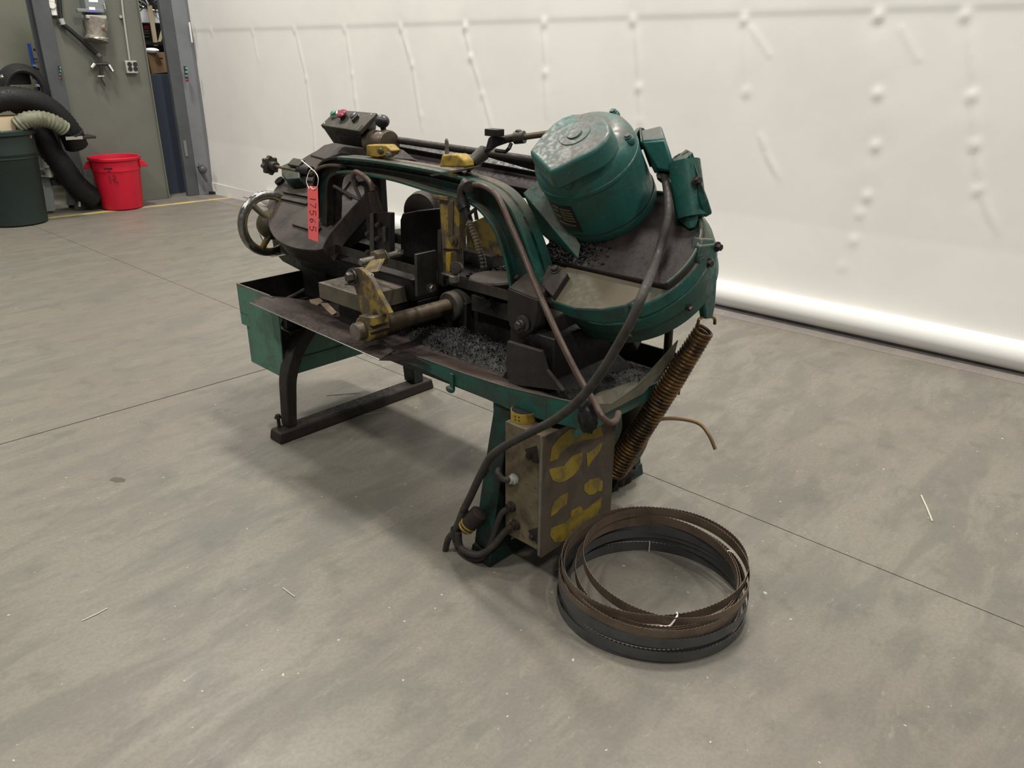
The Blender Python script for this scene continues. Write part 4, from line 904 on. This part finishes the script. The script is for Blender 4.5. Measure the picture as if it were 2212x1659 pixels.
for aa in (-2.62, -2.18):
    for hh in (.11, .19): np_.append(mh(hh)+(Vector((1, 0, 0))*math.cos(aa)+HWv*math.sin(aa))*.1425)
def onmotor(a0, a1, h0, h1, r, n=8):
    V = []; F = []
    for i in range(n+1):
        a = a0+(a1-a0)*i/n; d = Vector((1, 0, 0))*math.cos(a)+HWv*math.sin(a)
        V += [mh(h0)+d*r, mh(h1)+d*r, mh(h1)+d*(r-.004), mh(h0)+d*(r-.004)]
    for i in range(n):
        for k in range(4): l = (k+1) % 4; F.append((4*i+k, 4*i+l, 4*i+4+l, 4*i+4+k))
    return MB().add(V, F+[(0, 1, 2, 3), tuple(4*n+k for k in (3, 2, 1, 0))])
na, nb = math.atan2(-.7, -.72)-.08, 0
A0, A1 = R(246), R(280)
npo = onmotor(A0, A1, .095, .190, .1462).build('nameplate', plain('nameplate_black', (.035, .028, .022), .4, .3), mo)
brass = plain('nameplate_print', (.23, .2, .13), .4, .4)
for k, (x0, x1, h) in enumerate(((.12, .45, .178), (.5, .9, .176), (.1, .35, .163), (.45, .92, .165), (.45, .92, .155), (.45, .92, .145), (.45, .92, .135), (.1, .38, .142), (.12, .85, .118))):
    onmotor(A0+(A1-A0)*x0, A0+(A1-A0)*x1, h-.0028, h+.0028, .1468, 4).build('nameplate_line', brass, mo)
# motor mount wedge
T1, T2 = H(1129, 417, .165), H(1165, 386, .165); T3, T4 = H(1255, 530, .058), H(1251, 560, .052)
B1, B2, B3, B4 = H(1169, 506, .045), T2-HN*.118, H(1262, 540, .045), H(1221, 552, .045)
part(MB().add([T1, T2, T3, T4, B1, B2, B3, B4], [(0, 1, 2, 3), (4, 7, 6, 5), (0, 3, 7, 4), (1, 5, 6, 2), (0, 4, 5, 1), (2, 6, 7, 3)]), 'motor_mount', green, bevel=.003)
part(MB().lathe(mh(0), HN, [(.10, .045), (.105, .055), (.10, .07)], 40), 'mount_boss', black, bevel=0)
# junction box
jt = [H(1381, 277, .17), H(1388, 271, .17), H(1428, 271, .17), H(1457, 372, .17), H(1418, 378, .17), H(1384, 306, .17)]
jb = part(MB().prism([H(1383, 281, .205), H(1428, 270, .205), H(1437, 300, .205), H(1386, 306, .205)], -HN*.10).hexa([H(1386, 308, .12), H(1437, 302, .12), H(1455, 375, .10), H(1413, 376, .10)], [H(1386, 306, .205), H(1437, 300, .205), H(1458, 372, .14), H(1420, 366, .14)]), 'junction_box', motorg, bevel=.006)
MB().cyl(H(1378, 300, .17), H(1386, 300, .17), .03, seg=16).build('box_neck', motorg, jb)
MB().prism([H(1380, 275, .205), H(1384, 274, .205), H(1387, 306, .205), H(1383, 307, .205)], -HN*.09).build('cover_edge', green, jb, bevel=.002)
# switch casting on housing
sw = part(MB().hexa([H(1456, 470, .055), H(1486, 500, .055), H(1506, 494, .055), H(1512, 470, .055), H(1490, 440, .055)], [H(1447, 342, .16), H(1460, 360, .16), H(1488, 352, .16), H(1492, 330, .16), H(1478, 322, .16)]), 'belt_guard_casting', green, bevel=.008)
q = [H(1486, 328, .17), H(1497, 345, .17), H(1530, 432, .10), H(1513, 442, .10)]
MB().hexa([p-HN*.05 for p in q], q).build('side_plate', green, sw, bevel=.004)
MB().bolt(H(1505, 392, .14), Vector((.7, -.4, .3)), .010, .016).build('bolt', rusty, sw)
MB().cyl(H(1478, 350, .15), H(1494, 470, .055), .042, .042, 24).build('round_body', green, sw)
MB().prism([H(1452, 345, .165), H(1482, 321, .165), H(1497, 329, .165), H(1462, 362, .165)], -HN*.02).build('slotted_top', green, sw, bevel=.003)
for x0, y0, x1, y1 in ((1456, 340, 1469, 332), (1473, 334, 1487, 326)):
    a, b = H(x0, y0, .1655), H(x1, y1, .1655); MB().obox((a+b)/2, (b-a)/2, (b-a).cross(HN).normalized()*.002, HN*.0008).build('slot', blackp, sw)
MB().hexa([H(1478, 495, .05), H(1503, 488, .05), H(1512, 500, .05), H(1488, 505, .05)], [H(1478, 465, .05), H(1500, 462, .05), H(1510, 476, .05), H(1490, 482, .05)]).build('foot_lug', green, sw, bevel=.003)
# spring arm
su = 1.50
sa = [M(1508, 563, u=su), M(1516, 530, u=su), M(1548, 526, u=su), M(1550, 600, u=su), M(1546, 660, u=su), M(1540, 688, u=su), M(1526, 690, u=su), M(1522, 660, u=su), M(1520, 615, u=su)]
so_ = part(MB().prism(sa, (-.022, 0, 0)), 'spring_arm', green, bevel=.005)
for x, y in ((1529, 568), (1549, 533)): MB().bolt(M(x, y, u=su+.001), (1, -.2, 0), .010, .014).build('bolt', rusty, so_)
part(MB().prism([M(1510, 560, u=su+.002), M(1518, 515, u=su-.01), M(1543, 516, u=su-.01), M(1546, 540, u=su)], (-.03, .0, 0)), 'spring_arm_pad', green, bevel=.004)
# spring
s0 = M(1522, 712, u=su-.01); s1 = M(1328, 1020, v=.40)
sd = (s1-s0).normalized(); Ls = (s1-s0).length; sx_ = sd.orthogonal().normalized(); sy_ = sd.cross(sx_)
turns = 46; hel = []
for i in range(turns*16+1):
    a = 2*math.pi*i/16; hel.append(s0+sd*(Ls*i/(turns*16))+(sx_*math.cos(a)+sy_*math.sin(a))*(.024+.005*min(1, i/(turns*16)*3)))
spo = part(MB().tube(hel, .0055, 6), 'tension_spring', spr, bevel=0, ang=80)
MB().tube(smooth([hel[0], M(1508, 698, u=su-.01), M(1512, 688, u=su-.01), M(1530, 683, u=su-.012), M(1543, 688, u=su-.01), M(1544, 700, u=su-.01)], 5), .0045, 8).build('spring_hook', spr, spo)
# behind the spring: big dark hose, rods
part(MB().tube(smooth([M(1365, 830, v=.50), M(1372, 870, v=.52), M(1374, 930, v=.53), M(1356, 975, v=.53), M(1325, 1012, v=.53)], 6), .045, 16), 'drain_trough', grimy('trough_tan', (.13, .12, .09), (.05, .04, .03), .9, 9, .5, 0, None, 0, .2), bevel=0)
part(MB().cyl(M(1449, 660, v=.585), M(1441, 772, v=.585), .013, seg=12), 'lift_rod', rusty, bevel=0)
part(MB().cyl(M(1372, 950, v=.60), M(1370, 1012, v=.60), .007, seg=8), 'drain_rod', black, bevel=0)
part(MB().tube(smooth([M(1402, 915, v=.50), M(1430, 905, v=.53), M(1470, 905, v=.56), M(1510, 915, v=.58), M(1532, 940, v=.58), M(1545, 970, v=.585)], 6), .006, 10), 'brown_drain_tube', plain('tan_tube', (.20, .125, .055), .35), bevel=0)
# thin brown coolant tube
tb = smooth([M(1020, 400, v=.235), M(1045, 402, v=.225), M(1075, 425, v=.21), M(1105, 490, v=.19), M(1133, 555, v=.17), M(1155, 610, v=.14), M(1185, 680, v=.10), M(1220, 755, v=.08), M(1258, 828, v=.075), M(1285, 870, v=.07), M(1300, 900, v=.06), M(1318, 913, v=.08), M(1332, 905, v=.12), M(1336, 892, v=.15)], 6)
part(MB().tube(tb, .0085, 12), 'coolant_tube', tubem, bevel=0)
# motor cord
cdp = [H(1432, 372, .11), H(1440, 400, .12), H(1444, 450, .12), H(1438, 490, .11), H(1418, 560, .09)]
cdp += [M(1395, 620, v=.09), M(1365, 690, v=.03), M(1335, 745, v=.02), M(1295, 810, v=.01), M(1250, 865, v=.01), M(1200, 905, v=.01), M(1150, 932, v=.0), M(1100, 958, v=-.005), M(1062, 985, v=-.01), M(1040, 1022, v=-.015), M(1015, 1075, v=-.02), M(1000, 1105, v=-.02), M(990, 1140, v=-.02), M(984, 1160, v=-.02), M(990, 1180, v=-.02)]
co = part(MB().tube(smooth(cdp, 6), .0115, 12), 'power_cord', rubber, bevel=0)
MB().lathe(H(1433, 374, .125), -HN, [(.02, 0), (.021, .01), (.016, .022)], 16).build('cord_grip', blackp, co)
MB().tube(smooth([M(990, 1150, v=-.03), M(993, 1178, v=-.03), M(1008, 1192, v=-.03), M(1035, 1198, v=-.02), M(1062, 1182, v=.0), M(1090, 1150, v=.03), M(1110, 1134, v=.035)], 6), .0105, 12).build('cord_loop', rubber, co)
MB().tube(smooth([M(984, 1158, v=-.02), M(990, 1185, v=-.02), M(1012, 1202, v=-.02), M(1040, 1205, v=-.01), M(1060, 1175, v=.01), M(1075, 1130, v=.025), M(1085, 1108, v=.03), M(1100, 1098, v=.035)], 6), .009, 12).build('cord_loop', rubber, co)
MB().tube([M(1003, 1104, v=-.02), M(995, 1125, v=-.02), M(987, 1145, v=-.02)], .0145, 12).tube([M(985, 1142, v=-.02), M(984, 1160, v=-.02)], .0165, 12).build('tape_wrap', blackp, co)
MB().tube(smooth([M(985, 1148, v=-.022), M(972, 1158, v=-.03), M(965, 1175, v=-.03), M(960, 1205, v=-.03)], 5), .0095, 10).build('cord_end', rubber, co)
MB().prism([M(1035, 1015, v=-.012), M(1052, 1012, v=-.012), M(1054, 1020, v=-.012), M(1040, 1036, v=-.012), M(1028, 1040, v=-.012)], (0, .006, 0)).build('tape_flag', blackp, co)
pg0, pg1 = M(1003, 1143, v=-.03), M(1040, 1103, v=.0)
pgo = part(MB().lathe(pg0, pg1-pg0, [(.012, -.004), (.020, 0), (.0235, .006), (.0235, .02), (.025, .022), (.026, .075), (.02, .078)], 20), 'cord_plug', rusty, bevel=0, label='rusty brown twist lock plug')
dpg = (pg1-pg0).normalized()
MB().lathe(pg0, dpg, [(.0242, .006), (.0245, .009), (.0242, .012)], 20).lathe(pg0, dpg, [(.0258, .018), (.0262, .021), (.0258, .024)], 20).build('brass_band', yellowb, pgo)
# ---- electrical cabinet
cab = part(MB().box((1.166, .040, .115), (1.300, .355, .475)), 'electrical_cabinet', cabm, bevel=.002)
MB().box((1.300, .036, .098), (1.309, .36, .478)).build('cabinet_door', cabf, cab, bevel=.0015)
MB().cyl((1.302, .037, .105), (1.302, .037, .475), .0055, seg=12).build('hinge', steel, cab)
for x, y in ((1143, 985), (1150, 1160)):
    MB().prism([M(x-10, y-14, v=.0385), M(x+16, y-22, v=.0385), M(x+20, y+16, v=.0385), M(x+8, y+14, v=.0385)], (0, .0015, 0)).build('clasp', rusty, cab)
    MB().bolt(M(x, y, v=.0385), (0, -1, 0), .008, .008).build('clasp_screw', rusty, cab)
for pts in ([(1055, 620), (1075, 500), (1130, 420), (1220, 345), (1350, 300), (1480, 262), (1512, 400), (1460, 420), (1400, 430), (1320, 440), (1225, 485), (1150, 545), (1125, 600)], [(1050, 700), (1065, 680), (1180, 655), (1250, 570), (1335, 540), (1330, 620), (1300, 690), (1250, 745), (1190, 785), (1130, 802), (1080, 780)], [(1370, 545), (1400, 540), (1460, 485), (1512, 450), (1480, 535), (1420, 610), (1378, 672)],
            [(1065, 1090), (1070, 1025), (1100, 965), (1140, 920), (1212, 880), (1200, 985), (1150, 1015), (1110, 1060)], [(1058, 1250), (1065, 1190), (1130, 1165), (1190, 1145), (1230, 1100), (1240, 1040), (1320, 1000), (1345, 1040), (1390, 1010), (1450, 960), (1500, 920), (1490, 1010), (1440, 1110), (1390, 1150), (1330, 1180), (1250, 1200), (1220, 1270), (1180, 1300), (1100, 1312)], [(1350, 870), (1350, 820), (1400, 775), (1470, 757), (1508, 790), (1502, 870), (1460, 875), (1430, 900), (1390, 905)]):
    MB().prism([M(920+x/3.95, 840+y/3.95, u=1.3095) for x, y in pts], (.0006, 0, 0)).build('stencil_mark', sten, cab)
for x, y in ((1111, 1034), (1106, 1094), (1115, 1133)):
    MB().lathe(M(x, y, v=.04), (-.3, -1, 0), [(.016, -.004), (.016, .006), (.012, .008), (.012, .016)], 14).build('cable_gland', greyp if y < 1050 else rusty, cab)
MB().tube(smooth([M(1106, 1034, v=.032), M(1090, 1036, v=.02), M(1078, 1025, v=.02), M(1078, 1015, v=.05), M(1090, 1008, v=.09)], 5), .009, 10).build('cable_stub', rubber, cab)
# ---- things lying or hanging on the saw
tp = thing('tape_roll', 'yellow black roll of tape on the cabinet under the pan', 'tape roll', MW)
rc0 = M(1131, 927, v=.085)
MB().lathe((rc0.x, rc0.y, .4756), (0, 0, 1), [(.026, 0), (.036, 0), (.036, .028), (.026, .028), (.026, 0)], 40).build('ring', yellowb, tp)
MB().lathe((rc0.x, rc0.y, .477), (0, 0, 1), [(.027, 0), (.034, 0), (.034, .0275), (.027, .0275)], 40).build('core', blackp, tp)
cdir = math.atan2(-1.366-rc0.y, 2.516-rc0.x)
for k, da in enumerate((-.62, -.32, .42)):
    a0 = cdir-.1+da
    for hh in ((.006, .022), ) if k == 2 else ((.008, .012), (.018, .022)):
        w0 = .02 if k == 2 else .11
        c4 = [(rc0.x+.0364*math.cos(a), rc0.y+.0364*math.sin(a), .4756+z_) for a, z_ in ((a0, hh[0]), (a0+w0, hh[0]), (a0+w0, hh[1]), (a0, hh[1]))]
        MB().prism(c4, (.0004*math.cos(a0), .0004*math.sin(a0), 0)).build('print', ink, tp)
tg = thing('price_tag', 'coral red paper tag numbered 17565 hanging from the saw', 'tag', MW)
T = [M(664, 402, v=.15), M(686, 403, v=.15), M(688, 460, v=.15), M(687, 523, v=.15), M(666, 515, v=.15), M(665, 460, v=.15)]
MB().prism(T, (0, .0008, 0)).build('paper', redtag, tg)
MB().tube(smooth([M(668, 408, v=.148), M(662, 390, v=.15), M(672, 366, v=.16), M(686, 380, v=.15), M(686, 400, v=.15), M(678, 409, v=.148), M(670, 403, v=.149)], 6), .0014, 6).tube([M(674, 365, v=.16), M(651, 346, v=.19)], .0016, 6).build('string', string, tg)
DG = {'1': [(.5, 0), (.5, 1)], '7': [(0, 1), (1, 1), (.35, 0)], '5': [(1, 1), (.1, 1), (0, .55), (.6, .62), (.95, .32), (.55, 0), (0, .08)], '6': [(.8, 1), (.2, .6), (.05, .25), (.4, 0), (.85, .2), (.6, .5), (.12, .35)]}
for ch, y0 in zip('17565', (424, 437, 454, 471, 488)):
    MB().tube([M(669+b*13, y0+a*10+b*2, v=.1493) for a, b in DG[ch]], .0011, 5).build('digit', ink, tg)
# ================================================================== coiled blades on the floor
def blade_coil(name, turns, mat_, label, tie):
    """one toothed band wound in loops: turns = (cx, cy, z, r, slope x, slope y, squash)"""
    t = thing(name, label, 'saw blade', Matrix.Translation((.385, 1.785, 0)), 'coiled saw blades on the floor')
    W = .027; V = []; F = []; NS = 260; seq = []; nt = len(turns)
    for i in range(nt):
        for k in range(NS):
            a = 2*math.pi*k/NS; f = max(0, (k/NS-.45)/.55) if nt > 1 else 0; f = f*f*(3-2*f)
            c = [p+(q-p)*f for p, q in zip(turns[i], turns[(i+1) % nt])]
            x = c[3]*math.cos(a)*(1+c[6]*math.cos(2*a)); y = c[3]*math.sin(a)*(1+c[6]*math.cos(2*a))
            seq.append((Vector((c[0]+x, c[1]+y, c[2]+c[4]*math.cos(a)+c[5]*math.sin(a))), Vector((math.cos(a), math.sin(a), 0)), k % 2))
    for p, o_, k in seq:
        e = MZ*(.0028 if k else 0)
        V += [p, p+MZ*W+e, p+MZ*W+e-o_*.0013, p-o_*.0013]
    n = len(seq)
    for i in range(n):
        j = (i+1) % n
        for k in range(4): l = (k+1) % 4; F.append((4*i+k, 4*i+l, 4*j+l, 4*j+k))
    MB().add(V, F).build('band', mat_, t, ang=40)
    for (i, k, s_) in tie:
        p, o_, _ = seq[i*NS+k]; m_ = MB()
        m_.tube([p+o_*.003-MZ*.002, p+o_*.003+MZ*(W+.003), p-o_*.005+MZ*(W+.003), p-o_*.005-MZ*.002], .0016, 6, closed=True)
        if s_: tt = Vector((o_.y, -o_.x, 0)); m_.tube(smooth([p+o_*.004+MZ*W, p+o_*.010+tt*.006+MZ*(W-.004), p+o_*.014+tt*.02+MZ*.004, p+o_*.014+tt*.045+MZ*.002], 5), .0024, 6)
        m_.build('tie', string, t)
blade_coil('bandsaw_blade', [(.0, .0, .001, .253, 0, 0, .02), (.008, .006, .002, .243, 0, .002, .02), (-.003, .004, .026, .246, .002, .006, .0)], bladeg, 'grey coiled band saw blade lying lowest on the floor', [(1, 60, 0)])
blade_coil('bandsaw_blade', [(.002, -.001, .052, .252, -.002, .010, .02), (.010, .008, .044, .231, .002, .008, .0), (-.006, .006, .058, .240, .004, .010, .03)], bladeg, 'dark grey coiled blade in the middle of the coil stack', [(0, 52, 0)])
blade_coil('bandsaw_blade', [(-.004, -.001, .080, .246, .003, .014, .02), (.014, .012, .080, .224, .004, .014, -.01), (-.006, .006, .090, .234, -.002, .016, .0)], bladeb, 'brown rusty coiled blade second from the top of the stack', [(1, 12, 1)])
blade_coil('bandsaw_blade', [(.003, -.001, .108, .247, .004, .022, .02), (.040, .040, .108, .214, .000, .018, .05)], bladeb, 'brown rusty blade lying loosely tilted on top of stack', [(0, 196, 1)])
# ---- small litter
for k, (x, y, s_, lab) in enumerate(((148, 0, 0, ''),)): pass
def shaving(pts, lab, r=.0015):
    o = MB().tube([at(x, y, .002) for x, y in pts], r, 5).build('metal_shaving', steel if False else plain('dull_sliver', (.5, .46, .38), .5), None); tag(o, lab, 'shaving', 'pale slivers on the floor')
shaving([(705, 854), (745, 851), (778, 848)], 'thin pale sliver on floor inside the left legs')
shaving([(785, 895), (830, 891)], 'thin pale sliver on floor in front of left foot bar')
shaving([(1200, 1231), (1224, 1224)], 'short pale sliver on floor beside the coil stack')
shaving([(177, 1341), (205, 1328), (232, 1314)], 'long thin pale sliver on floor at lower left')
shaving([(611, 1270), (622, 1278), (637, 1289)], 'thin pale curved sliver on floor left of the plug')
shaving([(1990, 1070), (2003, 1098), (2014, 1126)], 'long pale scrape sliver on floor at right', .003)
st_m = plain('dried_oil', (.075, .055, .042), .5)
pts = [(236, 1037), (246, 1031), (262, 1032), (272, 1036), (268, 1041), (250, 1042)]
o = MB().prism([at(x, y, 0) for x, y in pts], (0, 0, .0008)).build('oil_stain', st_m, fl)
